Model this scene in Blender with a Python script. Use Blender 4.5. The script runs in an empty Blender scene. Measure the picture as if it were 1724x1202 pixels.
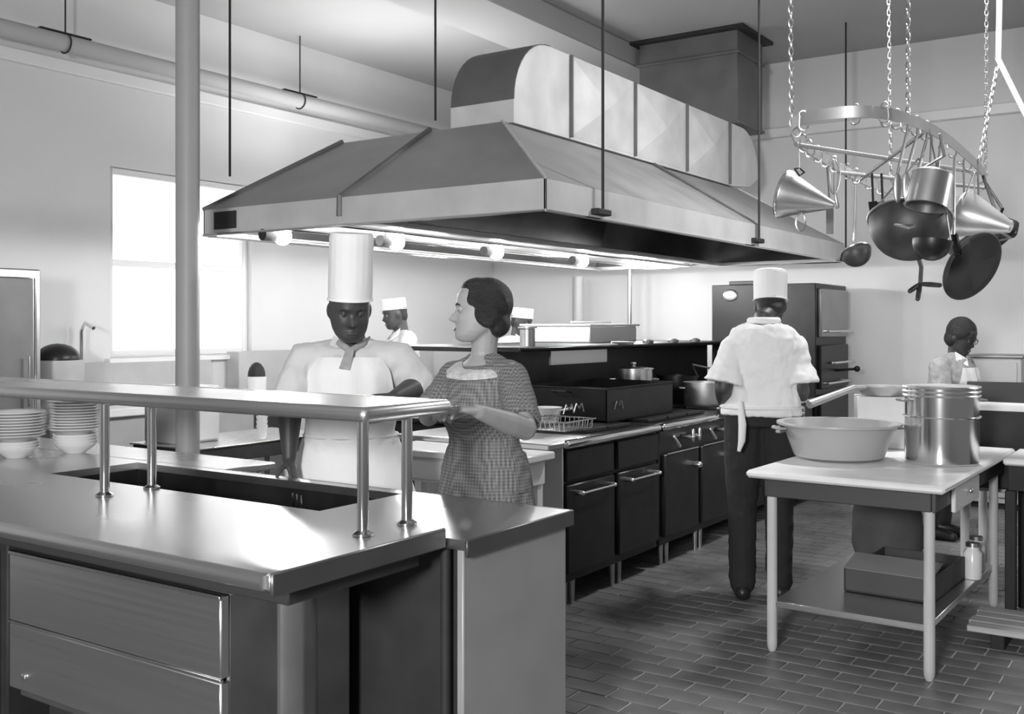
import bpy, bmesh, math, random
from mathutils import Vector, Matrix
random.seed(7)
S = bpy.context.scene
COL = S.collection
R = math.radians
# ---------------------------------------------------------------- camera, world, lights, exposure
T = R(34.1); F = 1740.0; H = 1.5; CX = 862.0; HY = 548.0
cd = bpy.data.cameras.new('camera'); cam = bpy.data.objects.new('camera', cd); COL.objects.link(cam)
cd.sensor_width = 36; cd.lens = 36 * F / 1724; cd.shift_y = -(601 - HY) / 1724; cd.clip_start = .05
cam.location = (0, 0, H); cam.rotation_euler = (R(90), 0, T); S.camera = cam
S.view_settings.view_transform = 'Standard'; S.view_settings.look = 'None'
S.view_settings.gamma = 1; S.view_settings.exposure = 0.0; S.view_settings.use_curve_mapping = False
W = bpy.data.worlds.new('world'); S.world = W; W.use_nodes = True
W.node_tree.nodes['Background'].inputs[0].default_value = (1, 1, 1, 1)
W.node_tree.nodes['Background'].inputs[1].default_value = .16
def area(name, loc, target, size, power, spread=180):
    l = bpy.data.lights.new(name, 'AREA'); l.shape = 'DISK'; l.size = size; l.energy = power; l.spread = R(spread)
    o = bpy.data.objects.new(name, l); COL.objects.link(o); o.location = loc
    o.rotation_euler = (Vector(target) - Vector(loc)).to_track_quat('-Z', 'Y').to_euler(); return o
def globe(name, loc, power, rad=.15):
    l = bpy.data.lights.new(name, 'POINT'); l.energy = power; l.shadow_soft_size = rad
    o = bpy.data.objects.new(name, l); COL.objects.link(o); o.location = loc; return o
area('camera_flash', (-.3, -2.1, 2.05), (-3.0, 5.0, 1.7), .7, 300)
area('aisle_ceiling_fill', (-1.35, 6.5, 3.95), (-1.35, 6.5, 0), .5, 105)  # unseen light added to brighten the aisle floor, table top and far wall
globe('aisle_fill', (-5.6, 7.0, 2.0), 30)  # unseen fill added to brighten the wall behind the ranges
globe('rear_aisle_fill', (-4.5, 8.8, 1.98), 34)  # fill without a fixture, added to whiten the wall past the hood
area('ceiling_fill', (-5.75, 6.6, 2.72), (-5.75, 6.4, 4.1), 1.6, 27, 150)  # unseen uplight added behind the hood to brighten the ceiling
globe('side_fill', (.7, 6.4, 2.2), 38)  # unseen fill added off to the right to lift the far wall

# ---------------------------------------------------------------- pixel helpers (1724 x 1202 frame)
CT, ST = math.cos(T), math.sin(T)
def w2(cx, cy, z): return Vector((cx * CT - cy * ST, cx * ST + cy * CT, z))
def PD(px, py, d): return w2((px - CX) / F * d, d, H + (HY - py) / F * d)
def PZ(px, py, z): return PD(px, py, (H - z) * F / (py - HY))
def PXP(px, py, x):
    k = (px - CX) / F; return PD(px, py, x / (k * CT - ST))
def PYP(px, py, y):
    k = (px - CX) / F; return PD(px, py, y / (k * ST + CT))

# ---------------------------------------------------------------- materials
MATS = {}
def mat(name, v, rough=.6, metal=0.0, noise=0.0, scale=6.0, bump=0.0, bscale=40.0, emit=0.0, stretch=None, spec=.5, sheen=0):
    if name in MATS: return MATS[name]
    m = bpy.data.materials.new(name); m.use_nodes = True; nt = m.node_tree; b = nt.nodes['Principled BSDF']
    b.inputs['Base Color'].default_value = (v, v, v, 1); b.inputs['Roughness'].default_value = rough
    b.inputs['Metallic'].default_value = metal; b.inputs['Specular IOR Level'].default_value = spec
    co = nt.nodes.new('ShaderNodeTexCoord'); src = co.outputs['Object']
    if stretch:
        mp = nt.nodes.new('ShaderNodeMapping'); mp.inputs['Scale'].default_value = stretch
        nt.links.new(src, mp.inputs[0]); src = mp.outputs[0]
    if noise:
        n = nt.nodes.new('ShaderNodeTexNoise'); n.inputs['Scale'].default_value = scale; n.inputs['Detail'].default_value = 5
        r = nt.nodes.new('ShaderNodeValToRGB'); lo, hi = max(0, v * (1 - noise)), min(1, v * (1 + noise))
        r.color_ramp.elements[0].position = .3; r.color_ramp.elements[0].color = (lo, lo, lo, 1)
        r.color_ramp.elements[1].position = .7; r.color_ramp.elements[1].color = (hi, hi, hi, 1)
        nt.links.new(src, n.inputs['Vector']); nt.links.new(n.outputs[0], r.inputs[0]); nt.links.new(r.outputs[0], b.inputs['Base Color'])
        if metal:
            mr = nt.nodes.new('ShaderNodeMapRange'); mr.inputs['To Min'].default_value = rough * .8; mr.inputs['To Max'].default_value = rough * 1.25
            nt.links.new(n.outputs[0], mr.inputs[0]); nt.links.new(mr.outputs[0], b.inputs['Roughness'])
    if bump:
        n2 = nt.nodes.new('ShaderNodeTexNoise'); n2.inputs['Scale'].default_value = bscale; n2.inputs['Detail'].default_value = 4
        bp = nt.nodes.new('ShaderNodeBump'); bp.inputs['Strength'].default_value = bump; bp.inputs['Distance'].default_value = .01
        nt.links.new(src, n2.inputs['Vector']); nt.links.new(n2.outputs[0], bp.inputs['Height']); nt.links.new(bp.outputs[0], b.inputs['Normal'])
    if emit:
        b.inputs['Emission Color'].default_value = (1, 1, 1, 1); b.inputs['Emission Strength'].default_value = emit
    MATS[name] = m; return m
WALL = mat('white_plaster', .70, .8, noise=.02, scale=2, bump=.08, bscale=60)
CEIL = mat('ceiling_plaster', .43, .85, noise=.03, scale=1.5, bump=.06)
TRIM = mat('white_gloss_paint', .8, .4)
PAINT = mat('column_paint', .33, .5, noise=.03)
STEEL = mat('stainless_steel', .72, .30, 1, noise=.015, scale=3, stretch=(.3, 25, 25))
STEELX = mat('stainless_top', .62, .28, 1, noise=.02, scale=2)
STEELD = mat('dull_steel', .40, .42, 1, noise=.12, scale=5)
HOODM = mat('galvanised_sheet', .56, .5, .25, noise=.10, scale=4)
HOODS = mat('shaded_sheet_slope', .33, .55, .5, noise=.10, scale=4)  # darker than the fascia sheet: shade on the slopes put into the colour
HOODIN = mat('dark_hood_lining', .10, .5, .5, noise=.3, scale=3)
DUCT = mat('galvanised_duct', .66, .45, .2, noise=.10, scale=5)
DUCTD = mat('dark_duct', .16, .55, .4, noise=.15, scale=4)  # dark duct sheet; the elbow's shade is put into this colour
BLACK = mat('black_iron', .014, .36, 0, noise=.3, scale=8, spec=.3)
RIMD = mat('dark_rim_steel', .2, .35, .9, noise=.05)
PANEL = mat('grey_end_panel', .36, .4, .3, noise=.05)
BLACKM = mat('matt_black', .02, .7, 0, noise=.2, scale=10)
DARK = mat('dark_interior', .03, .6)
ALU = mat('aluminium', .72, .3, 1, noise=.06, scale=8)
ALUD = mat('dull_aluminium', .5, .45, 1, noise=.15, scale=10)
CHROME = mat('bright_tube', .8, .14, 1)
ENAMEL = mat('white_enamel', .8, .25)
ENAMELG = mat('grey_enamel', .46, .35, noise=.06)
CHINA = mat('white_china', .82, .12)
TILE = mat('quarry_tile', .165, .42, noise=.35, scale=3, bump=.15, bscale=30)
GROUT = mat('cement_grout', .5, .9, noise=.15, scale=20)
CLOTH = mat('white_cotton', .82, .85, noise=.03, bump=.6, bscale=11)
CLOTHG = mat('pale_shirt_cotton', .62, .85, noise=.04, bump=.4, bscale=14)
CLOTHD = mat('dark_trouser_cloth', .02, .9, bump=.3, bscale=16)
GREYC = mat('grey_sleeve_cloth', .34, .9, noise=.15, scale=30, bump=.4, bscale=16)
SKIND = mat('dark_skin', .05, .5, noise=.15, scale=12)
SKINL = mat('light_skin', .33, .5, noise=.05, scale=20)
HAIR = mat('dark_hair', .016, .45, noise=.4, scale=30, bump=.6, bscale=90, stretch=(1, 1, 6))
LEATHER = mat('black_leather', .02, .4)
CARD = mat('brown_carton', .07, .8, noise=.1, scale=4)
CARDL = mat('pale_carton', .72, .8, noise=.06, scale=5)
WOODP = mat('pale_board', .5, .7, noise=.2, scale=5, stretch=(1, 14, 14))
CHAIN = mat('chain_metal', .6, .35, 1)
BULB = mat('lit_bulb', .9, .4, emit=500)
PANE = mat('frosted_pane', .9, .5, emit=.9)
EYEW = mat('eye_white', .28, .4); EYED = mat('eye_dark', .01, .2)
LIPS = mat('lips', .14, .5)
def plaid():
    m = bpy.data.materials.new('plaid_cotton'); m.use_nodes = True; nt = m.node_tree; b = nt.nodes['Principled BSDF']
    b.inputs['Roughness'].default_value = .9
    co = nt.nodes.new('ShaderNodeTexCoord'); acc = None
    for ax, sc in (('X', 26), ('Y', 26), ('Z', 26)):
        wv = nt.nodes.new('ShaderNodeTexWave'); wv.bands_direction = ax; wv.inputs['Scale'].default_value = sc
        wv.inputs['Distortion'].default_value = .6; wv.inputs['Detail'].default_value = 2; wv.inputs['Detail Scale'].default_value = 8
        nt.links.new(co.outputs['Object'], wv.inputs[0])
        if acc is None: acc = wv.outputs['Fac']
        else:
            a = nt.nodes.new('ShaderNodeMath'); a.operation = 'ADD'; nt.links.new(acc, a.inputs[0]); nt.links.new(wv.outputs['Fac'], a.inputs[1]); acc = a.outputs[0]
    n = nt.nodes.new('ShaderNodeTexNoise'); n.inputs['Scale'].default_value = 120
    a = nt.nodes.new('ShaderNodeMath'); a.operation = 'ADD'; nt.links.new(acc, a.inputs[0]); nt.links.new(n.outputs[0], a.inputs[1])
    mr = nt.nodes.new('ShaderNodeMapRange'); mr.inputs['From Min'].default_value = .6; mr.inputs['From Max'].default_value = 3.2
    mr.inputs['To Min'].default_value = .07; mr.inputs['To Max'].default_value = .24
    nt.links.new(a.outputs[0], mr.inputs[0]); nt.links.new(mr.outputs[0], b.inputs['Base Color'])
    n2 = nt.nodes.new('ShaderNodeTexNoise'); n2.inputs['Scale'].default_value = 18
    bp = nt.nodes.new('ShaderNodeBump'); bp.inputs['Strength'].default_value = .5; bp.inputs['Distance'].default_value = .012
    nt.links.new(co.outputs['Object'], n2.inputs[0]); nt.links.new(n2.outputs[0], bp.inputs['Height']); nt.links.new(bp.outputs[0], b.inputs['Normal'])
    return m
PLAID = plaid()

# ---------------------------------------------------------------- mesh builder
class MB:
    def __init__(s): s.v = []; s.f = []
    def add(s, vs, fs):
        k = len(s.v); s.v += [Vector(v) for v in vs]; s.f += [tuple(i + k for i in f) for f in fs]; return s
    def box(s, a, b, bev=0.0, m=None):
        a, b = Vector(a), Vector(b); c = (a + b) / 2; h = Vector([abs(q) / 2 for q in (b - a)]); bev = min(bev, min(h) * .95)
        if bev <= 0:
            vs = [(c.x + i * h.x, c.y + j * h.y, c.z + k * h.z) for i in (-1, 1) for j in (-1, 1) for k in (-1, 1)]
            fs = [(0, 1, 3, 2), (4, 6, 7, 5), (0, 4, 5, 1), (2, 3, 7, 6), (0, 2, 6, 4), (1, 5, 7, 3)]
        else:
            vs, ix = [], {}
            for i in (-1, 1):
                for j in (-1, 1):
                    for k in (-1, 1):
                        for ax in range(3):
                            g = [h.x - bev, h.y - bev, h.z - bev]; g[ax] += bev
                            ix[i, j, k, ax] = len(vs); vs.append((c.x + i * g[0], c.y + j * g[1], c.z + k * g[2]))
            q = ((-1, -1), (1, -1), (1, 1), (-1, 1)); fs = []
            for sg in (-1, 1):
                fs.append([ix[sg, p, r, 0] for p, r in q]); fs.append([ix[p, sg, r, 1] for p, r in q]); fs.append([ix[p, r, sg, 2] for p, r in q])
            for p in (-1, 1):
                for r in (-1, 1):
                    fs.append([ix[p, r, -1, 0], ix[p, r, -1, 1], ix[p, r, 1, 1], ix[p, r, 1, 0]])
                    fs.append([ix[p, -1, r, 0], ix[p, -1, r, 2], ix[p, 1, r, 2], ix[p, 1, r, 0]])
                    fs.append([ix[-1, p, r, 1], ix[-1, p, r, 2], ix[1, p, r, 2], ix[1, p, r, 1]])
                    for t in (-1, 1): fs.append([ix[p, r, t, 0], ix[p, r, t, 1], ix[p, r, t, 2]])
        if m is not None: vs = [m @ Vector(v) for v in vs]
        return s.add(vs, fs)
    def loft(s, rings, caps=True, closed=False):
        n = len(rings[0]); vs = [p for r in rings for p in r]; fs = []; m = len(rings)
        for i in range(m if closed else m - 1):
            for j in range(n):
                fs.append((i * n + j, i * n + (j + 1) % n, ((i + 1) % m) * n + (j + 1) % n, ((i + 1) % m) * n + j))
        if caps and not closed: fs.append(tuple(range(n))[::-1]); fs.append(tuple((m - 1) * n + j for j in range(n)))
        return s.add(vs, fs)
    def tube(s, pts, r, seg=8, closed=False, caps=True):
        pts = [Vector(p) for p in pts]; n = len(pts); rs = r if isinstance(r, (list, tuple)) else [r] * n
        tan = []
        for i in range(n):
            a = pts[(i - 1) % n] if closed or i > 0 else pts[i]; b = pts[(i + 1) % n] if closed or i < n - 1 else pts[i]
            d = (b - a); tan.append(d.normalized() if d.length > 1e-9 else Vector((0, 0, 1)))
        u = tan[0].orthogonal().normalized(); rings = []
        for i in range(n):
            u = (u - tan[i] * u.dot(tan[i])); u = u.normalized() if u.length > 1e-6 else tan[i].orthogonal().normalized(); v = tan[i].cross(u)
            rings.append([pts[i] + (u * math.cos(2 * math.pi * k / seg) + v * math.sin(2 * math.pi * k / seg)) * rs[i] for k in range(seg)])
        return s.loft(rings, caps, closed)
    def cyl(s, a, b, r, seg=16): return s.tube([a, b], r, seg)
    def lathe(s, prof, seg=32, m=None, sx=1, sy=1, closed=False):
        rings = []
        for (r, z) in prof:
            r = max(r, 1e-4)
            ring = [Vector((r * sx * math.cos(2 * math.pi * k / seg), r * sy * math.sin(2 * math.pi * k / seg), z)) for k in range(seg)]
            if m is not None: ring = [m @ p for p in ring]
            rings.append(ring)
        return s.loft(rings, not closed, closed)
    def sphere(s, c, r, m=None, seg=16, rings=10):
        r = (r, r, r) if isinstance(r, (int, float)) else r; c = Vector(c); rr = []
        for i in range(rings + 1):
            a = math.pi * i / rings; rad = max(math.sin(a), 1e-3)
            ring = [Vector((r[0] * rad * math.cos(2 * math.pi * k / seg), r[1] * rad * math.sin(2 * math.pi * k / seg), -r[2] * math.cos(a))) for k in range(seg)]
            rr.append([c + (m @ p if m is not None else p) for p in ring])
        return s.loft(rr)
    def limb(s, pts, rs, seg=14):
        pts = [Vector(p) for p in pts]; P, Q = [], []
        d0 = (pts[1] - pts[0]).normalized(); d1 = (pts[-1] - pts[-2]).normalized()
        for a in (80, 55, 30): P.append(pts[0] - d0 * rs[0] * math.sin(R(a))); Q.append(rs[0] * math.cos(R(a)))
        P += pts; Q += list(rs)
        for a in (30, 55, 80): P.append(pts[-1] + d1 * rs[-1] * math.sin(R(a))); Q.append(rs[-1] * math.cos(R(a)))
        return s.tube(P, Q, seg)
    def prism(s, poly, ax, a, b):
        def mk(p, t):
            return {'x': (t, p[0], p[1]), 'y': (p[0], t, p[1]), 'z': (p[0], p[1], t)}[ax]
        return s.loft([[Vector(mk(p, a)) for p in poly], [Vector(mk(p, b)) for p in poly]])
    def slab(s, quad, th):
        q = [Vector(p) for p in quad]; n = (q[1] - q[0]).cross(q[2] - q[0]).normalized() * th
        return s.loft([q, [p + n for p in q]])
    def xf(s, m): s.v = [m @ v for v in s.v]; return s
    def mesh(s, name='m', smooth=True, ang=38):
        me = bpy.data.meshes.new(name); me.from_pydata([tuple(v) for v in s.v], [], s.f)
        bm = bmesh.new(); bm.from_mesh(me); bmesh.ops.recalc_face_normals(bm, faces=bm.faces[:]); bm.to_mesh(me); bm.free()
        if smooth: me.shade_smooth(); me.set_sharp_from_angle(angle=R(ang))
        return me
    def build(s, name, material, parent=None, local=False, origin=None, smooth=True):
        if parent is not None and not local: s.xf(rootm(parent).inverted())
        if parent is None and origin is not None: s.xf(Matrix.Translation(-Vector(origin)))
        me = s.mesh(name, smooth); me.materials.append(material)
        return put(name, me, parent, origin if parent is None else None)
def rootm(o):
    m = Matrix.Identity(4)
    while o is not None:
        m = Matrix.LocRotScale(o.location, o.rotation_euler, o.scale) @ m; o = o.parent
    return m
def put(name, me, parent=None, loc=None):
    o = bpy.data.objects.new(name, me); COL.objects.link(o); o.parent = parent
    if loc is not None: o.location = loc
    return o
def tag(o, label, cat, group=None):
    o['label'] = label; o['category'] = cat
    if group: o['group'] = group
    return o
def thing(name, label, cat, loc=(0, 0, 0), rz=0, group=None):
    o = bpy.data.objects.new(name, None); COL.objects.link(o); o.empty_display_size = .1
    o.location = loc; o.rotation_euler = (0, 0, rz); return tag(o, label, cat, group)
def struct(o): o['kind'] = 'structure'; return o
ORD = ['top', 'second from the top', 'third from the top', 'fourth from the top', 'fifth from the top', 'sixth from the top', 'seventh from the top', 'eighth from the top', 'ninth from the top', 'tenth from the top', 'eleventh from the top', 'twelfth from the top', 'thirteenth from the top', 'fourteenth from the top', 'fifteenth from the top']
def copytree(o, parent=None):
    c = o.copy(); COL.objects.link(c); c.parent = parent
    for ch in list(o.children): copytree(ch, c)
    return c
def bx(name, a, b, m, parent=None, bev=.004, **k): return MB().box(a, b, bev).build(name, m, parent, **k)
def arc(c, r, a0, a1, n, ax='xz'):
    c = Vector(c); out = []
    for i in range(n + 1):
        a = R(a0 + (a1 - a0) * i / n); u, w = r * math.cos(a), r * math.sin(a)
        out.append(c + {'xz': Vector((u, 0, w)), 'yz': Vector((0, u, w)), 'xy': Vector((u, w, 0))}[ax])
    return out

# ---------------------------------------------------------------- the room
XL, YB, ZC = -7.0, 9.95, 4.1
WY0, WY1, WZ0, WZ1 = 4.84, 6.25, 1.25, 2.73
wl = MB()
wl.box((XL - .2, -1.5, 0), (XL, WY0, ZC)).box((XL - .2, WY1, 0), (XL, YB + .2, ZC))
wl.box((XL - .2, WY0, 0), (XL, WY1, WZ0)).box((XL - .2, WY0, WZ1), (XL, WY1, ZC))
struct(wl.build('wall_left', WALL))
struct(bx('wall_back', (XL - .2, YB, 0), (4.5, YB + .2, ZC), WALL, bev=0))
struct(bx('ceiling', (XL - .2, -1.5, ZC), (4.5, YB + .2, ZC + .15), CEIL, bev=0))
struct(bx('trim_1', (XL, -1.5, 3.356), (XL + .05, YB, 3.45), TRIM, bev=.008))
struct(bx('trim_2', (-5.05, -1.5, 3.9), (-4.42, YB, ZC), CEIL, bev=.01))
struct(bx('trim_3', (XL, YB - .05, 3.356), (4.5, YB, 3.45), TRIM, bev=.008))
wn = struct(MB().box((XL - .12, WY0, WZ0), (XL - .1, WY1, WZ1)).build('window_1', PANE))
fr = MB()
for y in (WY0 + .03, (WY0 + WY1) / 2, WY1 - .03): fr.box((XL - .1, y - .03, WZ0), (XL - .05, y + .03, WZ1), .005)
for z in (WZ0 + .03, (WZ0 + WZ1) / 2, WZ1 - .03): fr.box((XL - .1, WY0, z - .025), (XL - .055, WY1, z + .025), .005)
fr.build('window_frame', TRIM, wn)
MB().box((XL - .1, WY0 - .05, WZ0 - .04), (XL + .07, WY1 + .05, WZ0), .006).build('window_sill', TRIM, wn)
# floor: cement bed + quarry tiles in running bond
fl = struct(bx('floor', (XL, -1.5, -.1), (4.5, YB, -.004), GROUT, bev=0))
TL, TW, G = .235, .118, .009
def tilemesh():
    return MB().box((-TL / 2 + G / 2, -TW / 2 + G / 2, -.006), (TL / 2 - G / 2, TW / 2 - G / 2, .002), .002)
tm = tilemesh().mesh('tile'); tm.materials.append(TILE)
cells = []
for j in range(int((YB + 1.4) / TW)):
    y = -1.4 + (j + .5) * TW; off = TL / 2 if j % 2 else 0
    for i in range(int((4.3 - XL) / TL)):
        x = XL + .15 + off + (i + .5) * TL
        cy = -x * ST + y * CT; cx = x * CT + y * ST; sc = 9
        if cy > .8:
            px = CX + cx / cy * F; py = HY + H / cy * F
            blocked = (px < 985) or (py < 985) or (1310 < px < 1545 and py < 1052)
            if 980 < px < 1730 and py < 1206 and not blocked: sc = cy / 100
        cells.append((sc, x, y))
cells.sort(); rest = MB()
for k, (sc, x, y) in enumerate(cells):
    if k < 300 and sc < 9:
        o = put('tile', tm, fl, (x, y, random.uniform(-.0012, .0008))); o.rotation_euler = (random.uniform(-.004, .004), random.uniform(-.004, .004), 0)
    else:
        a, b = TL / 2 - G / 2, TW / 2 - G / 2
        rest.add([(x - a, y - b, -.006), (x + a, y - b, -.006), (x + a, y + b, -.006), (x - a, y + b, -.006), (x - a, y - b, .002), (x + a, y - b, .002), (x + a, y + b, .002), (x - a, y + b, .002)],
                 [(4, 5, 6, 7), (0, 1, 5, 4), (1, 2, 6, 5), (2, 3, 7, 6), (3, 0, 4, 7)])
rt = rest.build('tile_field', TILE, fl, smooth=False); rt['kind'] = 'stuff'

# steel column
c = PD(316, 548, 5.5)
t = thing('column', 'tall grey painted round steel column in front of the hood', 'column', (c.x, c.y, 0))
MB().cyl((c.x, c.y, .03), (c.x, c.y, ZC), .0625, 32).build('shaft', PAINT, t)
MB().box((c.x - .11, c.y - .11, 0), (c.x + .11, c.y + .11, .03), .004).build('base_plate', PAINT, t)
# insulated pipe under the ceiling on hanger rods
t = thing('ceiling_pipe', 'long white lagged pipe hung on thin rods along the left wall', 'pipe', (-6.78, 4, 3.515))
MB().cyl((-6.78, -1.4, 3.515), (-6.78, YB - .02, 3.515), .062, 20).build('pipe_run', CEIL, t)
for px, yy in ((110, None), (505, None)):
    y = PXP(px, 100, -6.78).y
    MB().cyl((-6.78, y, 3.58), (-6.78, y, ZC), .006, 8).build('hanger_rod', BLACKM, t)
    MB().tube(arc((-6.78, y, 3.515), .07, 0, 360, 24)[:-1], .006, 6, closed=True).build('hanger_ring', BLACKM, t)
    MB().box((-6.80, y - .2, 3.578), (-6.76, y + .2, 3.59), .003).build('hanger_bar', BLACKM, t)
# ---------------------------------------------------------------- serving counter (foreground)
CE, CF, CB = -1.845, 1.70, 2.385
t = thing('serving_counter_top', 'long polished stainless counter top carrying the raised shelf', 'counter', (-4, 2.04, .855))
MB().box((-6.15, CF + .01, .865), (CE - .004, CB, .91), .006).build('top_sheet', STEELX, t)
MB().tube([(-6.15, CF + .012, .888), (CE - .02, CF + .012, .888)], .0225, 14).build('rolled_front_edge', STEEL, t)
bx('end_rim', (CE - .012, CF + .012, .852), (CE, CB, .911), RIMD, t, .004)
bx('underframe', (-6.1, CF + .12, .80), (CE - .06, CB - .05, .864), DARK, t, .004)
# drawer cabinet under the counter
t = thing('drawer_cabinet', 'stainless cabinet with two wide drawers under the counter top', 'cabinet', (-2.7, 2.1, 0))
CX0, CX1, CY0, CY1 = -3.21, -2.196, 1.85, 2.36
bx('body', (CX0 + .01, CY0 + .03, .30), (CX1, 2.06, .777), STEELD, t, .006)
bx('plinth', (CX0 + .06, CY0 + .1, 0), (CX1 - .04, 2.3, .30), DARK, t, .004)
bx('top_rail', (CX0 + .04, CY0 + .06, .777), (CX1 - .02, 2.3, .80), DARK, t, .002)
d = bx('drawer', (CX0, CY0, .552), (CX1 + .004, CY0 + .03, .777), STEEL, t, .004)
MB().box((CX0, CY0 - .006, .764), (CX1 + .006, CY0 + .002, .779), .003).build('top_lip', CHROME, d)
d = bx('drawer', (CX0, CY0, .336), (CX1 + .004, CY0 + .03, .543), STEEL, t, .004)
MB().box((CX0, CY0 - .002, .5435), (CX1 + .004, CY0 + .01, .5510), .001).build('top_lip', CHROME, d)
MB().sphere((-3.12, CY0 - .004, .385), (.012, .006, .012)).build('bolt_head', CHROME, d)
MB().cyl((CX1 - .10, 2.15, .0), (CX1 - .10, 2.15, .80), .115, 40).build('rounded_post', ALU, t)
bx('side_panel', (CX1 - .05, 2.2, .02), (CX1 - .005, 2.36, .80), STEELD, t, .004)
t = thing('under_counter_bin', 'dark cabinet end beside the drawer cabinet under the counter', 'cabinet', (-4.1, 2.1, 0))
bx('body', (-5.0, 1.93, .02), (-3.36, 2.36, .80), BLACKM, t, .006)
bx('door', (-4.2, 1.905, .1), (-3.4, 1.93, .74), STEELD, t, .004)
bx('door', (-4.98, 1.905, .1), (-4.24, 1.93, .74), STEELD, t, .004)
# raised shelf on tube posts
t = thing('raised_shelf', 'long raised stainless shelf on bright tube posts above the counter', 'shelf', (-3.5, 2.27, .911))
SX, SY0, SY1 = -1.93, 2.13, 2.53
MB().box((-6.1, SY0 + .02, 1.238), (SX - .02, SY1 - .02, 1.272), .004).build('shelf_board', STEELX, t)
for nm, a, b in (('rolled_edge', (-6.1, SY0 + .018, 1.252), (SX - .02, SY0 + .018, 1.252)), ('rolled_edge', (SX - .018, SY0 + .02, 1.252), (SX - .018, SY1 - .02, 1.252)), ('rolled_edge', (-6.1, SY1 - .018, 1.252), (SX - .02, SY1 - .018, 1.252))):
    MB().limb([a, b], [.022, .022], 12).build(nm, STEEL, t)
for x in (-1.975, -3.17, -4.45, -5.7):
    for y in (2.17, 2.362):
        p = MB().cyl((x, y, .911), (x, y, 1.24), .0165, 18).build('post', CHROME, t)
        MB().lathe([(.0165, .911), (.03, .911), (.03, .917), (.0175, .925)], 18, Matrix.Translation((x, y, 0)), closed=True).build('post_flange', CHROME, p)
    MB().box((x - .012, 2.17, 1.222), (x + .012, 2.362, 1.238), .003).build('shelf_bracket', STEELD, t)
# steam table behind with an open well
t = thing('steam_table', 'lower stainless steam table with a long dark open well', 'table', (-3.4, 2.7, 0))
E2, B2, Z2 = -1.775, 2.985, .88
hx0, hx1, hy0, hy1 = -4.03, -2.47, 2.42, 2.925
tp = MB().box((-6.1, 2.39, Z2 - .03), (hx0, B2, Z2)).box((hx1, 2.39, Z2 - .03), (E2, B2, Z2)).box((hx0, hy1, Z2 - .03), (hx1, B2, Z2)).box((hx0, 2.39, Z2 - .03), (hx1, hy0, Z2))
tp.build('top_sheet', STEELX, t)
bx('end_rim', (E2 - .008, 2.388, Z2 - .05), (E2 + .004, B2 + .004, Z2 + .002), RIMD, t, .003)
bx('back_rim', (-6.1, B2 - .004, Z2 - .05), (E2, B2 + .006, Z2 + .001), STEELD, t, .003)
MB().box((hx0 - .01, hy0 - .01, .55), (hx1 + .01, hy1 + .01, .56)).box((hx0 - .012, hy0, .55), (hx0, hy1, Z2 - .03)).box((hx1, hy0, .55), (hx1 + .012, hy1, Z2 - .03)).box((hx0, hy0 - .012, .55), (hx1, hy0, Z2 - .03)).box((hx0, hy1, .55), (hx1, hy1 + .012, Z2 - .03)).build('well', BLACK, t)
bx('end_panel', (E2 - .045, 2.40, 0), (E2 - .02, B2 - .01, Z2 - .03), PANEL, t, .004)
bx('front_panel', (-6.0, 2.45, .02), (E2 - .05, 2.47, Z2 - .03), BLACKM, t, .003)  # black puts the shade under the counter into this dull steel panel
bx('back_panel', (-6.0, B2 - .04, .02), (E2 - .05, B2 - .02, Z2 - .03), STEELD, t, .003)
MB().cyl((E2 - .10, 2.42, 0), (E2 - .10, 2.42, Z2 - .03), .016, 12).build('leg', BLACKM, t)
# serving forks leaning in the corner of the well
for i in range(3):
    a = Vector((-2.50 - .03 * i, 2.445 + .01 * i, .935)); b = a + Vector((-.05, .12, -.30))
    f = MB().tube([b, a + Vector((-.01, .015, -.05)), a], [.004, .004, .003], 8)
    u = Vector((.012, .006, 0))
    for k in (-1, 0, 1): f.tube([b, b + u * k * 1.3, b + u * k * 1.3 - Vector((0, 0, .05))], .002, 6)
    tag(f.build('serving_fork', CHROME, origin=tuple(b)), 'thin bright fork handle sticking up at the corner of the open well', 'fork', 'forks in the steam table well')

# plates: stacks of china soup plates
pl = MB().lathe([(.001, .004), (.062, .004), (.066, 0), (.07, .004), (.10, .018), (.128, .027), (.130, .031), (.127, .032), (.098, .023), (.068, .009), (.001, .008)], 40)
bw = MB().lathe([(.001, .004), (.045, .004), (.047, 0), (.051, .004), (.085, .03), (.1, .048), (.102, .052), (.098, .052), (.08, .033), (.045, .010), (.001, .009)], 36)
pm = pl.mesh('soup_plate'); pm.materials.append(CHINA); bm_ = bw.mesh('bowl'); bm_.materials.append(CHINA)
def stack(px, py, nb, npl, lab, grp):
    b = PZ(px, py, Z2); z = Z2 + .0006
    for k in range(nb + npl):
        isb = k < nb
        o = put('bowl' if isb else 'soup_plate', bm_ if isb else pm, None, (b.x + random.uniform(-.003, .003), b.y + random.uniform(-.003, .003), z))
        tag(o, ('white china bowl ' if isb else 'white china soup plate ') + ORD[nb + npl - 1 - k] + ' in ' + lab, 'bowl' if isb else 'plate', ('bowls ' if isb else 'soup plates ') + grp)
        z += .0135 if not isb else .014
        if k == nb - 1: z += .036
stack(127, 762, 4, 11, 'the taller stack by the post', 'in the taller stack')
stack(28, 770, 3, 9, 'the shorter stack', 'in the shorter stack')

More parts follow.
